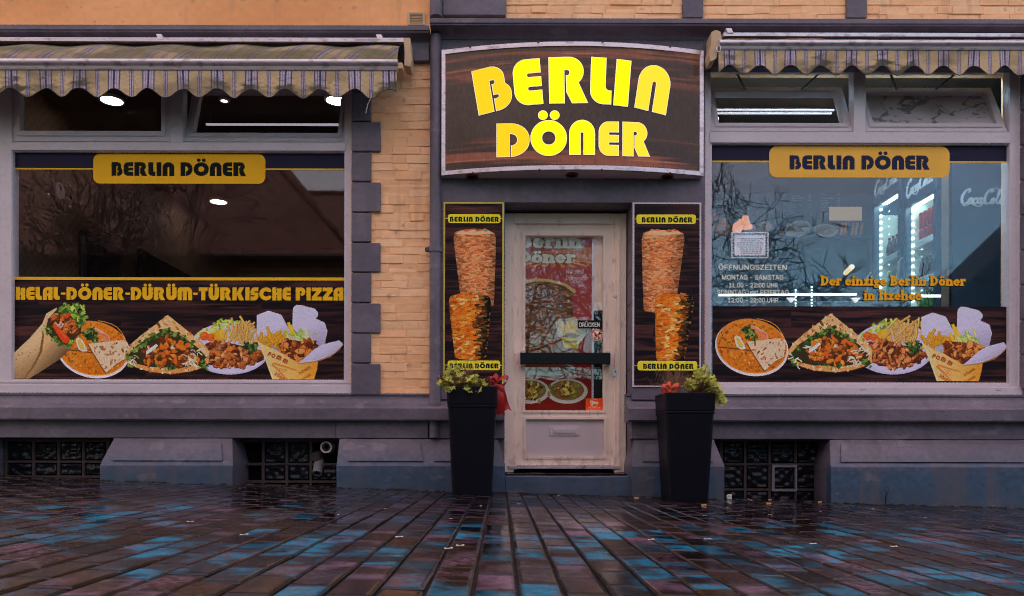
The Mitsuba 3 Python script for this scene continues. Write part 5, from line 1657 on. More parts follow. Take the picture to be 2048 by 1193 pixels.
def ribbon_strip(pts, w, wdir):
    pts, wdir = np.array(pts, float), np.array(wdir, float)
    n = len(pts)
    V = np.vstack([pts - wdir * w / 2, pts + wdir * w / 2])
    F = [q for k in range(n - 1) for q in ((k, k + 1, n + k + 1), (k, n + k + 1, n + k))]
    return trimesh.Trimesh(V, np.array(F), process=False)


zL = planter(-.2175, float(ground_z(-.2)) - .002, 'tall black square planter left of the door, with the dark red bow')
zR = planter(1.443, float(ground_z(1.44)) - .002, 'tall black square planter right of the door, with the orange bow')
g = np.random.default_rng(3)
sp = []
for k in range(120):
    x = -.2175 + g.uniform(-.25, .06) + (.06 if k % 5 == 0 else 0)
    y = -.335 + g.uniform(-.23, .05)
    z = zL + .03 + .17 * g.random() * (1 - min(1, abs(x + .33) / .26)) - (.05 if y < -.5 else 0) - .03 * g.random()
    sp.append((x, y, z, -.28 + g.normal(0, .04), -.335 + g.normal(0, .04), zL - .06))
leafy('frilly yellow green leafy plant with brown edges in the left planter', sp, 4, .031, tones=(.62, .46))
sp = []
for k in range(34):
    x = -.2175 + g.uniform(.0, .17)
    y = -.335 + g.uniform(-.18, .12)
    sp.append((x, y, zL + .005 + .055 * g.random(), -.15 + g.normal(0, .04), -.335, zL - .06))
leafy('small wilted dark brown plant in the left planter beside the red bow', sp, 6, .024, tones=(.12, .85))
sp = []
for k in range(150):
    u = g.random()
    x = 1.443 + .02 + .24 * u
    y = -.335 + g.uniform(-.24, .08)
    z = zR + .14 * math.sin(math.pi * min(1, u * 1.05 + .1)) * g.uniform(.3, 1.2) + .03 - .12 * max(0, u - .72) / .28 * g.uniform(.3, 1.1)
    sp.append((x, y, z, 1.52 + g.normal(0, .04), -.335 + g.normal(0, .04), zR - .06))
leafy('bright green leafy plant spilling over the right planter', sp, 8, .032, tones=(.74, .12))
grass('thin tuft of dead brown grass behind the leaves of the left planter', -.30, -.27, zL, 46, 9, .17, .34)
grass('dense tuft of dead brown grass in the right planter', 1.36, -.36, zR, 120, 10, .20, .30)


def bow_ribbon(x, y, z, mat, label, s=1.0, tails=True, side=1):
    t = thing('ribbon_bow', label, 'ribbon')
    for k, (dx, dz, tw) in enumerate(((-.055, .045, .2), (.07, .055, -.2), (-.02, .07, .5))):
        pts = []
        for u in np.linspace(0, 2 * math.pi, 22):
            q = (1 - math.cos(u)) / 2
            pts.append((x + s * (dx * q * 1.5 + tw * .05 * math.sin(u)), y - .012 * s * math.sin(u) - .006 * k, z + s * (dz * q * 1.1 + .030 * math.sin(u))))
        add(t + '__loop', ribbon_strip(pts, .058 * s, (0.30, .55, .70)), mat, smooth=True)
    add(t + '__knot', rough(trimesh.creation.icosphere(2, .017 * s), .012, .003, 40).apply_translation([x, y - .02, z]), mat, smooth=True)
    if tails:
        for k, (dx, l, w) in enumerate(((.045, .235, .075), (.095, .20, .066))):
            n = 12
            c = [(x + side * (dx * u ** .7 + .007 * math.sin(5 * u + k)), y - .03 - .02 * math.sin(4 * u + 1.5 * k), z - l * u) for u in np.linspace(0, 1, n)]
            V, F = [], []
            for q, (a, b, cz) in enumerate(c):
                notch = .018 if q == n - 1 else 0
                V += [(a - w / 2 * s, b, cz), (a, b - .006, cz + notch), (a + w / 2 * s, b + .004, cz)]
            for q in range(n - 1):
                for m_ in (0, 1):
                    A0 = q * 3 + m_
                    F += [(A0, A0 + 3, A0 + 4), (A0, A0 + 4, A0 + 1)]
            add(t + '__tail', trimesh.Trimesh(np.array(V), np.array(F), process=False), mat, smooth=True)


bow_ribbon(-.035, -.43, zL + .015, 'red_ribbon', 'dark red ribbon bow hanging over the right edge of the left planter', .85)
bow_ribbon(1.285, -.50, zR + .01, 'orange_ribbon', 'orange red ribbon bow on the left edge of the right planter', .72, False)

# ---------------------------------------------------------------- pavement of clinker bricks laid in rows towards the street
gx = np.array([-70, 70.0])
gv = np.array([(x, y, -.028 * x - .016) for x in gx for y in (-90, 6.0)])
gv = np.array([(-70, -90, 0), (70, -90, 0), (70, .40, 0), (-70, .40, 0)], float)
gv[:, 2] = -.028 * gv[:, 0] - .013
(add('pavement', trimesh.Trimesh(gv, np.array([[0, 1, 2], [0, 2, 3]]), process=False), 'wet_joint'))
labels['pavement'] = {'label': 'wet dark brick pavement in front of the shop', 'kind': 'structure'}
BW, BL = .119, .24


def brick_unit():
    w, l, h, c, d = BW / 2 - .0040, BL / 2 - .0058, .05, .012, .0065
    P = []
    for z, i in ((-h, 0), (-d, 0), (-.0012, c * .45), (0, c)):
        P.append([(-w + i, -l + i, z), (w - i, -l + i, z), (w - i, l - i, z), (-w + i, l - i, z)])
    V = np.array([q for r in P for q in r])
    F = []
    for k in range(3):
        for a in range(4):
            b = (a + 1) % 4
            F += [(4 * k + a, 4 * k + b, 4 * k + 4 + b), (4 * k + a, 4 * k + 4 + b, 4 * k + 4 + a)]
    F += [(12, 13, 14), (12, 14, 15)]
    return V, np.array(F)


BV, BF = brick_unit()
found = []
for i in range(-52, 53):
    x = .047 + BW * (i + .5)
    off = (BL * .5 if i % 2 else 0) + rng.normal(0, .012)
    for j in range(-2, 30):
        y = .33 - BL * (j + .5) - off
        a, b = rng.normal(0, .009), rng.normal(0, .0058)
        dz = rng.normal(0, .0009)
        d = CAM_D + y
        t = rng.random()
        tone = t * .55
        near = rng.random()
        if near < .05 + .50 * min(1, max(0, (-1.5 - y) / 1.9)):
            tone = rng.uniform(.62, 1.0)  # more blue towards the street, as reflections painted into the bricks
        found.append((x, y, a, b, dz, rng.normal(0, .008), tone, rng.random(), d, near))


def brick_mesh(q):
    x, y, a, b, dz, rz = q[:6]
    v = BV.copy()
    c, s = math.cos(rz), math.sin(rz)
    v = np.c_[v[:, 0] * c - v[:, 1] * s, v[:, 0] * s + v[:, 1] * c, v[:, 2] + a * v[:, 0] + b * v[:, 1]]
    v = v + [x, y, 0]
    v[:, 2] += -.028 * v[:, 0] + dz
    return v


def size_in_photo(q):
    x, y, d = q[0], q[1], q[8]
    if d < 1.2:
        return 0
    px, py = 1001 + x * F_PX / d, 897 + (CAM_Z + .028 * x) * F_PX / d
    if not (-60 < px < 2108 and py < 1215):
        return 0
    return BW * BL * CAM_Z / d ** 3


order = sorted(found, key=size_in_photo, reverse=True)
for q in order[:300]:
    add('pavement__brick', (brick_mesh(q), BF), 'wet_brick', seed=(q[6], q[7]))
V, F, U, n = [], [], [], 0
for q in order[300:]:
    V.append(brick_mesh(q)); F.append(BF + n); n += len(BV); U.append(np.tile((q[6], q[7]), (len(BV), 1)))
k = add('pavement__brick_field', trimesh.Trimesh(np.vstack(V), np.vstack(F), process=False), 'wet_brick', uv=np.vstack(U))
labels[k] = {'label': 'smaller looking clinker bricks far from the viewer', 'kind': 'stuff'}


# litter on the pavement
ORD = ('first', 'second', 'third', 'fourth', 'fifth', 'sixth', 'seventh', 'eighth', 'ninth', 'tenth', 'eleventh', 'twelfth')


def from_left(pts):
    return [(q[0], q[1], ORD[i] + ' from the left') for i, q in enumerate(sorted(pts))]


def on_ground(px, py):
    """The point of the pavement seen at a photo pixel."""
    x = 0.0
    for _ in range(8):
        d = (CAM_Z - float(ground_z(x))) * F_PX / max(py - 897, 5)
        x = (px - 1001) * d / F_PX
    return x, d - CAM_D


def scrap(px, py, w, l, mat, label, cat, group, name, rot=None):
    x, y = on_ground(px, py)
    m = trimesh.Trimesh(*[np.array(a) for a in ([(-.5, -.5, 0), (.1, -.55, .10), (.5, -.35, .05), (.45, .5, .16), (-.1, .45, .02), (-.55, .3, .12)], [(0, 1, 5), (1, 4, 5), (1, 2, 4), (2, 3, 4)])], process=False)
    m.vertices = m.vertices * [w, l, w * .6]
    a = rnd.uniform(0, 6.28) if rot is None else rot
    m.apply_transform(trimesh.transformations.rotation_matrix(a, [0, 0, 1]))
    m.apply_translation([x, y, float(ground_z(x)) + .004])
    k = thing(name, label, cat, group)
    add(k + '__sheet', m, mat)


for px, py, nth in from_left(((381, 1047), (489, 1073), (921, 1094), (898, 1100), (799, 1077), (1303, 1081), (1416, 1080), (1627, 1089), (1789, 1094))):
    scrap(px, py, .030, .016, 'paper', 'small pale paper scrap on the wet bricks in the foreground, ' + nth, 'litter', 'pale paper scraps in the foreground', 'paper_scrap', rot=rnd.uniform(-.3, .3))
for px, py, nth in from_left(((677, 1032), (902, 1040), (1038, 1009), (962, 1014), (1410, 1033), (1540, 1030), (1641, 1024), (1745, 1017), (480, 980), (1118, 993), (770, 1020), (1850, 1035))):
    scrap(px, py, .020, .014, 'paper', 'tiny pale speck of litter near the wall, ' + nth, 'litter', 'pale specks of litter near the wall', 'litter_speck')
for px, py, nth in from_left(((718, 972), (1273, 998), (1408, 1012), (1538, 1008), (1640, 1005), (1700, 1003), (1877, 1010), (1540, 1001), (835, 976))):
    x, y = on_ground(px, py)
    a = rnd.uniform(-.5, .5)
    k = thing('cigarette_butt', 'ochre cigarette end lying near the foot of the wall, ' + nth, 'cigarette end', 'cigarette ends at the foot of the wall')
    add(k + '__filter', tube([[x - .018 * math.cos(a), y - .018 * math.sin(a), float(ground_z(x)) + .006], [x + .018 * math.cos(a), y + .018 * math.sin(a), float(ground_z(x)) + .006]], .005, 7), 'butt', smooth=40)
k = thing('tissue_scrap', 'crumpled white scrap by the glass blocks right of the planter', 'litter')
add(k + '__sheet', rough(trimesh.creation.icosphere(2, .022), .01, .012, 40).apply_transform(np.diag([1.2, .8, 1.2, 1])).apply_translation([wx(1457, .0), -.03, float(ground_z(1.9)) + .02]), 'paper')
for px, py, nth in from_left(((20, 950), (140, 952), (155, 953), (40, 953), (1500, 1000), (1560, 1003), (452, 962), (300, 962))):
    x, y = on_ground(px, py + 3)
    v, f = leaf_mesh(.022, 5, .4)
    v = v @ trimesh.transformations.euler_matrix(rnd.uniform(-.5, .5), rnd.uniform(-.5, .5), rnd.uniform(0, 6))[:3, :3].T + [x, y, float(ground_z(x)) + .012]
    k = thing('fallen_leaf', 'dead brown leaf lying at the foot of the wall, ' + nth, 'leaf', 'dead leaves at the foot of the wall')
    add(k + '__blade', trimesh.Trimesh(v, f, process=False), 'dry_grass', smooth=True)
k = thing('weed', 'dry thin weed growing at the foot of the right plinth stone', 'plant')
xw, yw = on_ground(1755, 1006)
add(k + '__stalks', cat_([tube([[xw, -.115, -.1], [xw + dx, -.125 - abs(dx), .02], [xw + 2.2 * dx, -.13, .09 + l]], [.003, .002, .001], 4) for dx, l in ((.004, .0), (-.01, -.03), (.012, -.02))]), 'moss')
ms = []
for x in np.arange(-4.6, 4.6, .045):
    if rnd.random() < .55:
        yy = -.095 if not (-.55 < x < 1.95) else -.11
        ms.append(rough(trimesh.creation.icosphere(1, rnd.uniform(.008, .020)), .02, .006, 50).apply_transform(np.diag([rnd.uniform(1, 2.4), .8, .55, 1])).apply_translation([x, yy - rnd.uniform(0, .015), float(ground_z(x)) + .003]))
k = add('moss_line', cat_(ms), 'moss', smooth=True)
labels[k] = {'label': 'dark moss and dirt along the foot of the wall', 'category': 'moss', 'kind': 'stuff'}

# ---------------------------------------------------------------- rooms behind the windows
ZC = 3.9


def room(x0, x1, y0, y1, z0, mat, floor_mat, ceil_mat):
    part('interior_wall', bx(x0, x1, y1, y1 + .1, z0, ZC), mat)
    part('interior_wall', bx(x0 - .1, x0, y0, y1 + .1, z0, ZC), mat)
    part('interior_wall', bx(x1, x1 + .1, y0, y1 + .1, z0, ZC), mat)
    part('interior_ceiling', bx(x0 - .1, x1 + .1, y0, y1 + .1, ZC, ZC + .1), ceil_mat)
    part('interior_floor', bx(x0 - .1, x1 + .1, y0, y1 + .1, z0 - .1, z0), floor_mat)


room(-4.62, -.75, .43, 7.2, .30, 'room_brown', 'room_brown', 'ceiling_dark')
room(1.35, 5.15, .43, 4.4, .30, 'room_blue', 'room_blue', 'ceiling_dark')
part('hall_wall', bx(-.1, 1.35, .9, 1.0, -.1, 3), 'dark_hole')
for sgn, x0, x1 in ((0, -.75, 1.35),):
    part('hall_ceiling', bx(x0, x1, .43, 1.0, 2.9, 3.0), 'dark_hole')
part('upper_floor', bx(-7.5, 7.5, .43, 8.0, ZC + .12, ZC + .3), 'dark_hole')
part('rear_wall', bx(-7.5, 7.5, 8.0, 8.2, -.5, ZT), 'stucco', seed=(.5, .5))
for x in (-7.5, 7.4):
    part('side_wall', bx(x, x + .1, .42, 8.0, -.5, ZT), 'stucco', seed=(.5, .5))
pr_roof = Polygon([(-.35, ZT - .05), (4.1, ZT + 3.2), (8.55, ZT - .05), (8.55, ZT + .1), (4.1, ZT + 3.36), (-.35, ZT + .1)])
part('roof', prism(list(pr_roof.exterior.coords)[:-1], -7.7, 7.7), 'roof_tile')

# ceiling lamps of the dining room
def ceiling_disc(px, py, r, label, em=10.0, name='ceiling_light'):
    d = (ZC - .02 - CAM_Z) * F_PX / (897 - py)
    x, y = (px - 1001) * d / F_PX, d - CAM_D
    t = thing(name, label, 'ceiling light')
    add(t + '__ring', trimesh.creation.annulus(r, r + .018, .022, sections=32).apply_translation([x, y, ZC - .011]), 'lit_white', smooth=30)
    add(t + '__lens', trimesh.creation.cylinder(r, .012, sections=32).apply_translation([x, y, ZC - .010]), 'lit_white', emit=(em * LIT, em * LIT * .98, em * LIT * .92))


ceiling_disc(222, 204, .105, 'round white ceiling lamp behind the left upper light')
ceiling_disc(436, 406, .11, 'round white ceiling lamp deep in the dining room, seen through the main pane')
ceiling_disc(672, 203, .105, 'round white ceiling lamp cut by the right edge of the left window')
ceiling_disc(447, 204, .035, 'small yellowish spot lamp in the dining room ceiling', 3.0, 'spot_lamp')
t = thing('strip_light', 'long thin white strip lamp behind the tilted light of the left window', 'strip lamp')
ys_ = 1.1
add(t + '__tube', bx(wx(411, ys_), wx(684, ys_), ys_ - .01, ys_ + .02, wz(252, ys_), wz(249, ys_), .001), 'lit_white', emit=(.36 * LIT, .33 * LIT, .40 * LIT))
add(t + '__end_cap', bx(wx(404, ys_), wx(410.5, ys_), ys_ - .014, ys_ + .024, wz(255, ys_), wz(246, ys_), .004), 'dark_metal')
for dx in (420, 660):
    add(t + '__hanger', tube([[wx(dx, ys_), ys_, wz(248, ys_)], [wx(dx, ys_), ys_, ZC]], .003, 4), 'dark_metal')
for dy, py in ((0, 219), (.0, 223)):
    pass
t = thing('strip_light', 'pair of thin white strip lamps behind the tilted light of the right window', 'strip lamp')
for a, b, py in ((1424, 1667, 219.5), (1424, 1662, 226.5)):
    y = 1.3
    add(t + '__tube', bx(wx(a, y), wx(b, y), y - .01, y + .015, wz(py + 1.5, y), wz(py - 1.5, y), .002), 'lit_white', emit=(.32 * LIT, .30 * LIT, .33 * LIT))
t = thing('spot_lamp', 'small bright lamp low in the left corner of the right upper light', 'lamp')
add(t + '__bulb', trimesh.creation.icosphere(3, .034).apply_translation([wx(1428, .9), .9, wz(238, .9)]), 'lit_white', smooth=True, emit=(14 * LIT, 15 * LIT, 14 * LIT))

# dining room furnishings on the left side wall (x = -4.6)
XW = -4.6


def on_side(px):
    return XW * F_PX / (px - 1001) - CAM_D


t = thing('wall_clock', 'sunburst wall clock with a pale dial on the dining room wall', 'clock')
yc = on_side(111)
zc = wz(384, yc)
dial = trimesh.creation.cylinder(.085, .03, sections=28)
dial.apply_transform(trimesh.transformations.rotation_matrix(math.pi / 2, [0, 1, 0])); dial.apply_translation([XW + .03, yc, zc])
add(t + '__dial', dial, 'pale_plastic', smooth=30)
for k in range(12):
    a = 2 * math.pi * k / 12
    q = trimesh.creation.icosphere(2, .022 if k % 2 else .016).apply_translation([XW + .03, yc + .22 * math.cos(a), zc + .22 * math.sin(a)])
    r_ = add(t + '__ray', tube([[XW + .02, yc + .09 * math.cos(a), zc + .09 * math.sin(a)], [XW + .025, yc + .22 * math.cos(a), zc + .22 * math.sin(a)]], .005, 5), 'dark_metal')
    add(r_ + '__knob', q, 'steel' if k % 2 else 'dark_metal', smooth=True)
for a, l in ((1.9, .06), (1.2, .045)):
    add(t + '__hand', tube([[XW + .05, yc, zc], [XW + .05, yc + l * math.cos(a), zc + l * math.sin(a)]], .004, 4), 'dark_hole')
t = thing('television', 'black flat television on the dining room side wall', 'television')
y0, y1 = on_side(266), on_side(379)
zt_, zb_ = wz(498, y0), wz(600, y0)
add(t + '__case', bx(XW + .04, XW + .09, y0, y1, zb_, zt_, .01), 'black_gloss')
add(t + '__bracket', bx(XW, XW + .04, (y0 + y1) / 2 - .15, (y0 + y1) / 2 + .15, (zb_ + zt_) / 2 - .1, (zb_ + zt_) / 2 + .1), 'dark_metal')
t = thing('wall_picture', 'dark framed picture on the dining room wall between clock and television', 'picture')
y0, y1 = on_side(158), on_side(238)
za_, zb_ = wz(462, y0), wz(585, y0)
add(t + '__frame', bx(XW, XW + .04, y0, y1, zb_, za_, .006), 'dark_metal')
add(t + '__picture', bx(XW + .036, XW + .042, y0 + .08, y1 - .08, zb_ + .08, za_ - .08), 'dark_hole')
t = thing('wall_lamp', 'dark wall lamp on a thin arm high in the dining room', 'lamp')
yl = on_side(120)
sh_ = trimesh.creation.cone(.10, .22, sections=20)
sh_.apply_transform(trimesh.transformations.rotation_matrix(1.9, [0, 1, 0])); sh_.apply_translation([XW + .30, yl, wz(458, yl)])
add(t + '__shade', sh_, 'rust', smooth=30)
add(t + '__arm', tube([[XW + .30, yl, wz(458, yl)], [XW + .55, yl + .3, wz(462, yl)], [XW, yl + .4, wz(470, yl)]], .010, 5), 'dark_metal')
t = thing('door_edge_strip', 'pale upright metal edge strip at the far left inside the dining room', 'trim')
add(t + '__strip', bx(wx(40.5, 1.2), wx(42, 1.2), 1.2, 1.22, wz(560, 1.2), wz(460, 1.2)), 'cream_frame')

# drinks fridges along the right wall, fronts to the left
FX, FW_, FH0, FH1 = 4.18, .60, .42, 3.28


def fridge(y0, side_logo, label):
    t = thing('drinks_fridge', label, 'fridge')
    y1 = y0 + FW_
    x1 = FX + .78
    zt = wz(378, y0)                                     # head of the glass door
    add(t + '__body', cat_([bx(FX + .05, x1, y0, y0 + .035, FH0, FH1, .008), bx(FX + .05, x1, y1 - .035, y1, FH0, FH1, .008), bx(FX + .05, x1, y0 + .035, y1 - .035, FH1 - .05, FH1), bx(FX + .05, x1, y0 + .035, y1 - .035, FH0, FH0 + .15)]), 'fridge_body')
    add(t + '__liner', cat_([bx(x1 - .12, x1 - .02, y0 + .036, y1 - .036, FH0 + .15, FH1 - .051), bx(FX + .06, x1 - .12, y0 + .036, y0 + .05, FH0 + .15, FH1 - .3), bx(FX + .06, x1 - .12, y1 - .05, y1 - .036, FH0 + .15, FH1 - .3)]), 'fridge_white')
    hd = add(t + '__header', bx(FX, FX + .06, y0, y1, zt, FH1, .01), 'fridge_body')
    lg = script_logo(FW_ * .8)
    m = ext(lg, 0, .003)
    m.apply_transform(np.array([[0, 1, 0, 0], [-1, 0, 0, 0], [0, 0, 1, 0], [0, 0, 0, 1.0]]))
    m.apply_translation([FX - .001, y1 - .06, zt + .10])
    add(hd + '__lettering', m, 'lit_white')
    fr = cat_([bx(FX, FX + .05, y0, y0 + .05, FH0 + .1, zt), bx(FX, FX + .05, y1 - .05, y1, FH0 + .1, zt), bx(FX, FX + .05, y0 + .05, y1 - .05, FH0 + .1, FH0 + .18)])
    add(t + '__door_frame', fr, 'fridge_body')
    hz = (1.9, 2.35)
    add(t + '__handle', tube([[FX - .02, y1 - .02, hz[0]], [FX - .06, y1 - .02, hz[0] + .05], [FX - .06, y1 - .02, hz[1] - .05], [FX - .02, y1 - .02, hz[1]]], .012, 6), 'steel')
    dots = []
    for z in np.arange(FH0 + .3, zt - .03, .072):
        dots.append(bx(FX + .052, FX + .072, y1 - .085, y1 - .062, z, z + .026))
    add(t + '__led_strip', cat_(dots), 'lit_white', emit=(2.0 * LIT, 2.9 * LIT, 2.7 * LIT))
    dots2 = [bx(FX + .16, FX + .165, y1 - .07, y1 - .052, z, z + .014) for z in np.arange(FH0 + .3, zt - .03, .085)]
    dots2 += [bx(FX + .30, FX + .305, y1 - .07, y1 - .052, z, z + .012) for z in np.arange(FH0 + .3, zt - .03, .085)]
    add(t + '__led_strip', cat_(dots2), 'lit_white', emit=(1.0 * LIT, 1.4 * LIT, 1.3 * LIT))  # glowing dots stand in for the strip mirrored inside the fridge
    add(t + '__lamp', bx(FX + .09, FX + .13, y0 + .06, y1 - .06, zt + .01, zt + .035), 'lit_white', emit=(9 * LIT, 13 * LIT, 12 * LIT))  # fill lamp added out of sight behind the header to brighten the fridge
    for z in (1.72, 2.06, 2.44):
        add(t + '__shelf', bx(FX + .08, x1 - .13, y0 + .05, y1 - .05, z - .012, z), 'steel')
        add(t + '__shelf_edge', bx(FX + .07, FX + .08, y0 + .05, y1 - .05, z - .02, z + .045, .003), 'fridge_white')
    if side_logo:
        lg = script_logo(.43)
        add(t + '__side_lettering', ext(affinity.translate(lg, wx(1920, y0), wz(407, y0)), y0 - .0003, .003), 'lit_white')
        add(t + '__side_edge', bx(FX + .05, FX + .12, y0 - .004, y0 - .0003, FH0, FH1), 'steel')
        add(t + '__side_groove', bx(FX + .135, FX + .145, y0 - .003, y0 - .0003, FH0, FH1), 'dark_hole')
    return t


fridge(1.0, True, 'blue grey drinks fridge with white script lettering on its side, nearest the right window')
fridge(1.66, False, 'glass fronted drinks fridge behind the first one')


def can(x, y, z, h, r, mat, name, label, group, cap=None):
    k = thing(name, label, 'drink', group)
    prof = [(0, 0), (r * .8, 0), (r, h * .06), (r, h * .90), (r * .82, h), (0, h)] if cap is None else [(0, 0), (r, 0), (r, h * .55), (r * .8, h * .68), (r * .38, h * .85), (r * .38, h * .96), (0, h * .96)]
    add(k + '__body', lathe(prof, [x, y, z], 14), mat, smooth=35)
    if cap:
        add(k + '__cap', lathe([(0, h * .95), (r * .45, h * .95), (r * .45, h), (0, h)], [x, y, z], 10), cap, smooth=35)
    else:
        add(k + '__lid', lathe([(r * .70, h), (r * .74, h + .003), (r * .66, h + .003), (0, h - .001)], [x, y, z], 12), 'steel', smooth=35)


NTH = ('first', 'second', 'third', 'fourth', 'fifth', 'sixth')
for f, y0 in ((0, 1.0), (1, 1.66)):
    where = 'nearest fridge' if f == 0 else 'rear fridge'
    for j in range(6):
        x, y, nth = FX + .14, y0 + .10 + .078 * j, f'{NTH[j]} from the right'
        if f == 0:
            can(x, y, 2.44, .17, .034, 'can_red', 'drink_can', f'red can, lower row, top shelf of the {where}, {nth}', 'red cans in the nearest fridge')
            can(x, y, 2.613, .17, .034, 'can_red', 'drink_can', f'red can, upper row, top shelf of the {where}, {nth}', 'red cans in the nearest fridge')
            can(x, y, 2.06, .27, .032, 'bottle_dark', 'drink_bottle', f'dark bottle on the middle shelf of the {where}, {nth}', 'dark bottles in the nearest fridge', 'steel')
            can(x, y, 1.72, .26, .033, 'bottle_green', 'drink_bottle', f'green yellow capped bottle low in the {where}, {nth}', 'green bottles in the nearest fridge', 'yellow_cap')
        else:
            can(x, y, 2.44, .27, .034, 'bottle_dark', 'drink_bottle', f'red capped bottle on the top shelf of the {where}, {nth}', 'red capped bottles in the rear fridge', 'can_red')
            can(x, y, 2.06, .27, .034, 'bottle_green', 'drink_bottle', f'green bottle on the middle shelf of the {where}, {nth}', 'green bottles in the rear fridge', 'yellow_cap')
            can(x, y, 1.72, .26, .033, 'bottle_blue', 'drink_bottle', f'pale blue bottle low in the {where}, {nth}', 'pale blue bottles in the rear fridge', 'steel')

# counter display light and menu boards at the back of the shop
t = thing('display_light', 'long bright white tube of the counter display', 'tube lamp')
yt = 1.15
add(t + '__tube', tube([[wx(1437, yt), yt, wz(590, yt)], [wx(1712, yt), yt, wz(588, yt)]], .011, 10), 'lit_white', emit=(1.6 * LIT, 1.8 * LIT, 1.5 * LIT))
for px in (1582, 1711):
    add(t + '__bracket', ext(to_plane(Polygon([(px - 9, 595), (px + 9, 595), (px, 605)]), yt), yt + .02, .03), 'lit_white', emit=(.5 * LIT, .5 * LIT, .5 * LIT))
t = thing('display_light', 'short bright white tube under the nearest fridge shelf', 'tube lamp')
add(t + '__tube', tube([[wx(1838, .9), .9, wz(591, .9)], [wx(1880, .9), .9, wz(591, .9)]], .013, 8), 'lit_white', emit=(1.3 * LIT, 1.6 * LIT, 1.45 * LIT))
t = thing('light_column', 'pair of dotted light strips at the corner of the counter display', 'light strip')
for px, y0p in ((1591, 580), (1623, 573)):
    add(t + '__led_strip', cat_([bx(wx(px - 1.2, 1.3), wx(px + 1.2, 1.3), 1.3, 1.31, wz(py + 1.5, 1.3), wz(py - 1.5, 1.3)) for py in np.arange(y0p, 618, 6.5)]), 'lit_white', emit=(1.8 * LIT, 2.6 * LIT, 2.3 * LIT))
t = thing('ceiling_light', 'added square fill lamp above the counter, unseen behind the orange name label', 'ceiling light')
add(t + '__lens', bx(3.7, 4.1, 2.7, 3.1, ZC - .03, ZC - .01), 'lit_white', emit=(2.2 * LIT, 4 * LIT, 5.4 * LIT))  # unseen lamp added to brighten the room behind the right window
add(t + '__frame', bx(3.66, 4.14, 2.66, 3.14, ZC - .012, ZC - .001), 'lit_white')
t = thing('ceiling_light', 'added long fill lamp just inside the right window, unseen behind the awning', 'ceiling light')
add(t + '__lens', bx(2.3, 4.3, .50, .74, ZC - .03, ZC - .01), 'lit_white', emit=(10 * LIT, 17 * LIT, 22 * LIT))  # unseen lamp added to light the fridge side and its lettering
add(t + '__frame', bx(2.26, 4.34, .46, .78, ZC - .012, ZC - .001), 'lit_white')
t = thing('counter', 'pale display counter behind the right window', 'counter')
add(t + '__front', bx(1.5, 4.05, 1.32, 1.9, .3, wz(604, 1.4), .01), 'room_blue')
yb = 4.2
t = thing('menu_board', 'blue grey menu board with faint price lists above the counter', 'menu board')
X0, X1 = wx(1425, yb), wx(1768, yb)
add(t + '__panel', bx(X0, X1, yb, yb + .04, wz(477, yb), wz(372, yb), .004), 'board_blue')
add(t + '__light_box', bx(X0, X1, yb - .01, yb + .04, wz(376, yb), wz(364, yb), .003), 'lit_white', emit=(.13 * LIT, .13 * LIT, .09 * LIT))
bd = Art()
for c0 in (1430, 1478, 1530, 1582, 1640):
    for k in range(11):
        if rnd.random() < .8:
            w = rnd.uniform(8, 26)
            bd.put(sbox(c0, 382 + k * 4.4, c0 + w, 383.6 + k * 4.4), ink(88, 100, 112))
            bd.put(sbox(c0 + 34, 382 + k * 4.4, c0 + 39, 383.6 + k * 4.4), ink(88, 100, 112))
for cx, cy, rx, ry, ro in ((1595, 457, 27, 16, -14), (1650, 460, 25, 13, 4)):
    bd.put(affinity.rotate(affinity.scale(Point(cx, cy).buffer(1), rx, ry), ro), ink(176, 160, 160))
    bd.put(affinity.rotate(affinity.scale(Point(cx, cy).buffer(1), rx * .8, ry * .72), ro), ink(150, 122, 126))
    for _ in range(30):
        bd.put(blob(cx + rnd.gauss(0, rx * .3), cy + rnd.gauss(0, ry * .28), 3.5, 2, rnd.uniform(0, 3), 7, .3), ink(*jit((160, 118, 110), .15)))
for x in (1683, 1690, 1705, 1712, 1722):
    bd.put(affinity.rotate(sbox(x - 3, 444, x + 3, 470), 8), ink(206, 132, 96))
    bd.put(affinity.rotate(sbox(x - 1, 446, x + 1.5, 468), 8), ink(226, 164, 126))
for k in range(14):
    bd.put(blob(1437 + rnd.gauss(0, 9), 452 + rnd.gauss(0, 7), 8, 6, rnd.uniform(0, 3), 9, .3), ink(*jit((170, 122, 112), .15)))
    bd.put(blob(1528 + rnd.gauss(0, 11), 455 + rnd.gauss(0, 6), 8, 5, rnd.uniform(0, 3), 9, .3), ink(*jit((166, 124, 118), .15)))
put_art(t + '__pictures', bd, yb - .003)
t = thing('price_card', 'lit cream card hanging in front of the menu board', 'sign')
add(t + '__sheet', bx(wx(1658, 4.0), wx(1723, 4.0), 4.0, 4.01, wz(440, 4.0), wz(413, 4.0)), 'cream_card', emit=(.20 * LIT, .14 * LIT, .085 * LIT))
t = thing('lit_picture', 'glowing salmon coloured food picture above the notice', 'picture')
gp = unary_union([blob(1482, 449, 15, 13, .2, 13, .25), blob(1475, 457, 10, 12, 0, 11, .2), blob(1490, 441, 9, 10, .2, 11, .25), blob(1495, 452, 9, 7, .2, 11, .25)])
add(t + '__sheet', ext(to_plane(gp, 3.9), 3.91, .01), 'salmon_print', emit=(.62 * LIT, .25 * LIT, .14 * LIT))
t = thing('hanging_lamp', 'warm lit lamp bar slanting above the counter', 'lamp')
add(t + '__bar', tube([[wx(1703, 2.4), 2.4, wz(533, 2.4)], [wx(1738, 2.4), 3.0, wz(521, 2.4)]], .03, 8), 'lit_white', emit=(.8 * LIT, .62 * LIT, .36 * LIT))

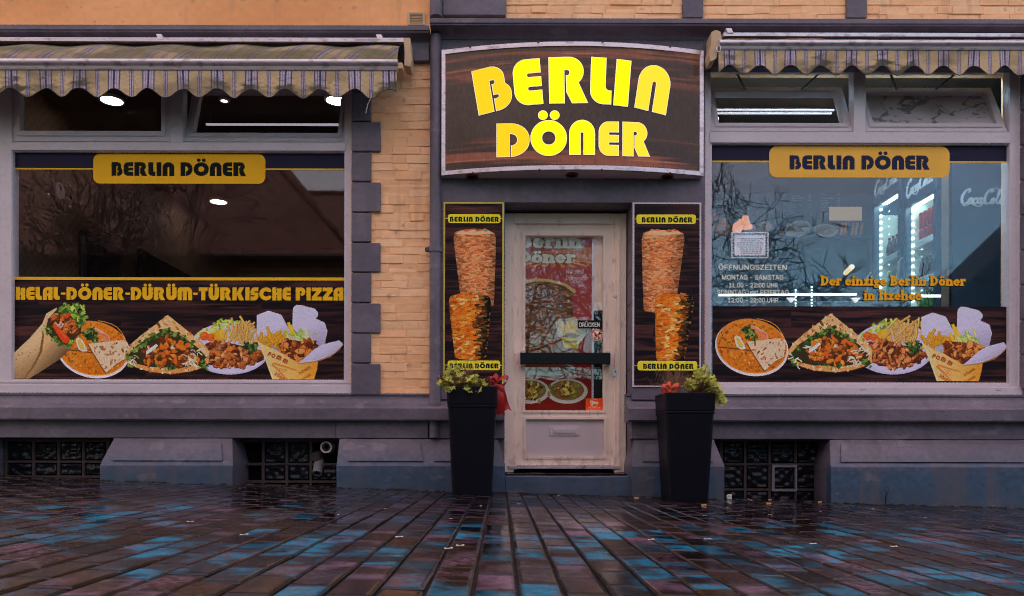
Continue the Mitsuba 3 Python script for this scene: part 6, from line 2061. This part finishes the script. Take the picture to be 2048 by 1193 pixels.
# ---------------------------------------------------------------- across the street: seen in the panes
def house(x0, x1, y_front, eave, ridge, depth, label, hip=0.0):
    t = thing('opposite_house', label, 'house')
    yb_ = y_front - depth
    add(t + '__wall', cat_([bx(x0, x1, yb_, y_front, -.5, eave)]), 'house_wall')
    n = int((x1 - x0 + .6) / .12)
    rows = 26
    V = []
    ym = (y_front + yb_) / 2
    for i in range(rows * 2 + 1):
        s = (i // 2) / rows if i % 2 == 0 else ((i + 1) // 2) / rows - .002
        lift = 0 if i % 2 == 0 else .035
        for k in range(n + 1):
            x = x0 - .3 + (x1 - x0 + .6 - hip * s) * k / n
            V.append((x, y_front + .45 + (ym - y_front - .45) * s, eave - .25 + (ridge - eave + .25) * s + lift + .022 * math.sin(k * math.pi)+ .03 * (k % 2)))
    R_ = rows * 2 + 1
    i, j = np.meshgrid(np.arange(R_ - 1), np.arange(n), indexing='ij')
    w = n + 1
    q = np.stack([i * w + j, i * w + j + 1, (i + 1) * w + j + 1, (i + 1) * w + j], -1).reshape(-1, 4)
    k = add(t + '__roof_tiles', trimesh.Trimesh(np.array(V), np.vstack([q[:, [0, 1, 2]], q[:, [0, 2, 3]]]), process=False), 'roof_tile')
    labels[k] = {'label': 'rows of clay roof tiles', 'kind': 'stuff'}
    add(t + '__roof_back', (np.array([(x0 - .3, ym, ridge), (x1 + .3 - hip, ym, ridge), (x1 + .3, yb_ - .4, eave - .25), (x0 - .3, yb_ - .4, eave - .25)]), np.array([[0, 1, 2, 3]])), 'roof_tile')
    for x, h_ in ((x0, 0), (x1, hip)):
        add(t + ('__hip_slope' if h_ else '__gable'), (np.array([(x + .3 * (h_ > 0), y_front + .4 * (h_ > 0), eave - .2 * (h_ > 0)), (x + .3 * (h_ > 0), yb_, eave), (x - h_, ym, ridge - .03)]), np.array([[0, 1, 2]])), 'roof_tile' if h_ else 'house_wall')
    if hip:
        add(t + '__hip_tiles', tube([[x1 + .3 - (hip + .3) * q, y_front + .45 + (ym - y_front - .45) * q, eave - .22 + (ridge - eave + .25) * q + .03 * (k_ % 2)] for k_, q in enumerate(np.linspace(0, 1, 34))], .12, 7), 'roof_tile')
    add(t + '__ridge_tiles', tube([[x, ym, ridge + .04 + .025 * (k_ % 2)] for k_, x in enumerate(np.linspace(x0 - .3, x1 + .3 - hip, int((x1 - x0) / .2)))], .11, 8), 'roof_tile')
    add(t + '__gutter', tube([[x0 - .3, y_front + .5, eave - .28], [x1 + .3, y_front + .5, eave - .28]], .08, 8), 'dark_metal')
    for x in np.arange(x0 + 1.2, x1 - 1.2, 2.4):
        f = add(t + '__window', bx(x, x + 1.1, y_front - .02, y_front + .03, 1.2, 2.6), 'dark_hole')
        add(f + '__frame', ext(ring(x - .06, 1.14, x + 1.16, 2.66, x, 1.2, x + 1.1, 2.6).union(sbox(x + .52, 1.2, x + .58, 2.6)), y_front + .07, .04), 'white_frame')
    return t


house(-16.0, -3.7, -12.0, 5.2, 10.0, 9.0, 'opposite house with a high hipped tiled roof, mirrored in the left window', hip=4.0)
house(-11.5, -2.6, -18.0, 6.0, 9.9, 8.0, 'farther opposite house whose ridge is mirrored at the right of the left window')
t = thing('opposite_house', 'opposite house whose gable slope is mirrored low in the right window corner', 'house')
gb = Polygon([(14.2, -1), (14.2, 4.4), (18.4, 8.4), (22.6, 4.4), (22.6, -1)])
add(t + '__wall', ext(gb, -18.6, 2.3), 'slate_dark')
rf = Polygon([(13.7, 4.1), (18.4, 8.62), (23.1, 4.1), (23.1, 3.9), (18.4, 8.42), (13.7, 3.9)])
add(t + '__roof', ext(rf, -18.7, 2.6), 'slate_dark')


t = thing('hedge', 'long clipped dark hedge across the street, mirrored low in the door glass', 'hedge')
hd = trimesh.creation.box([17, 1.0, 2.9])
hd.apply_translation([6.2, -15.2, .9])
add(t + '__foliage', rough(hd, .22, .14, 3.3), 'hedge_green')


def bare_tree(x, y, h, seed, label, lean=0.0, spread=.55, levels=6, thick=.10):
    g = np.random.default_rng(seed)
    t = thing('bare_tree', label, 'tree')
    ms, trunk = [], []

    def grow(p, d, l, r, lev):
        n = 5
        pts, rad = [p], [r]
        for k in range(n):
            d = d + g.normal(0, .055 + .012 * lev, 3) + [0, 0, .035]
            d = d / np.linalg.norm(d)
            p = p + d * l / n
            pts.append(p); rad.append(max(r * (1 - .42 * (k + 1) / n), .0085))
        (trunk if lev == 0 else ms).append(tube(pts, rad, 7 if lev < 2 else 3, False))
        if lev >= levels:
            return
        for c in range(int(g.integers(3, 5)) if lev < 3 else int(g.integers(2, 5))):
            k = int(g.integers(2, n + 1)) if c else n
            a = g.uniform(0, 6.28)
            perp = np.cross(d, [math.cos(a), math.sin(a), .3])
            perp /= np.linalg.norm(perp) + 1e-9
            nd = d * (1 - spread * .5) + perp * spread * g.uniform(.7, 1.4)
            grow(np.array(pts[k]), nd / np.linalg.norm(nd), l * g.uniform(.60, .82), rad[k] * .74, lev + 1)

    grow(np.array([x, y, float(ground_z(x)) - .1]), np.array([lean, 0, 1.0]), h * .28, thick, 0)
    top = max(m_.vertices[:, 2].max() for m_ in ms)
    k = h / top
    base_ = np.array([x, y, 0])
    for m_ in ms + trunk:
        m_.vertices = base_ + (m_.vertices - base_) * [k, k * .75, k]
    add(t + '__trunk', cat_(trunk), 'bark', smooth=True)
    add(t + '__branches', cat_(ms), 'bark')


bare_tree(-6.2, -10.6, 9.0, 21, 'bare tree with a slender forked crown mirrored in the middle of the left window', thick=.10)
bare_tree(-9.6, -10.4, 7.0, 22, 'bare tree mirrored near the clock in the left window', thick=.08)
bare_tree(-.7, -11.0, 8.6, 23, 'bare tree whose branches are mirrored in the door glass', spread=.8, thick=.13)
bare_tree(3.3, -12.5, 9.0, 27, 'tall bare tree behind the others mirrored in the door glass', spread=.75, thick=.13)
bare_tree(5.0, -10.2, 6.4, 24, 'dense bushy bare tree mirrored at the left edge of the right window', spread=.9, thick=.10)
bare_tree(6.2, -10.8, 4.6, 25, 'low bare tree mirrored behind the opening hours', spread=.95, thick=.09)
bare_tree(11.2, -12.0, 5.0, 26, 'small bare tree mirrored low beside the drinks fridge', spread=.7, thick=.06)

for k in list(labels):
    labels[k] = {a: b for a, b in labels[k].items() if b}
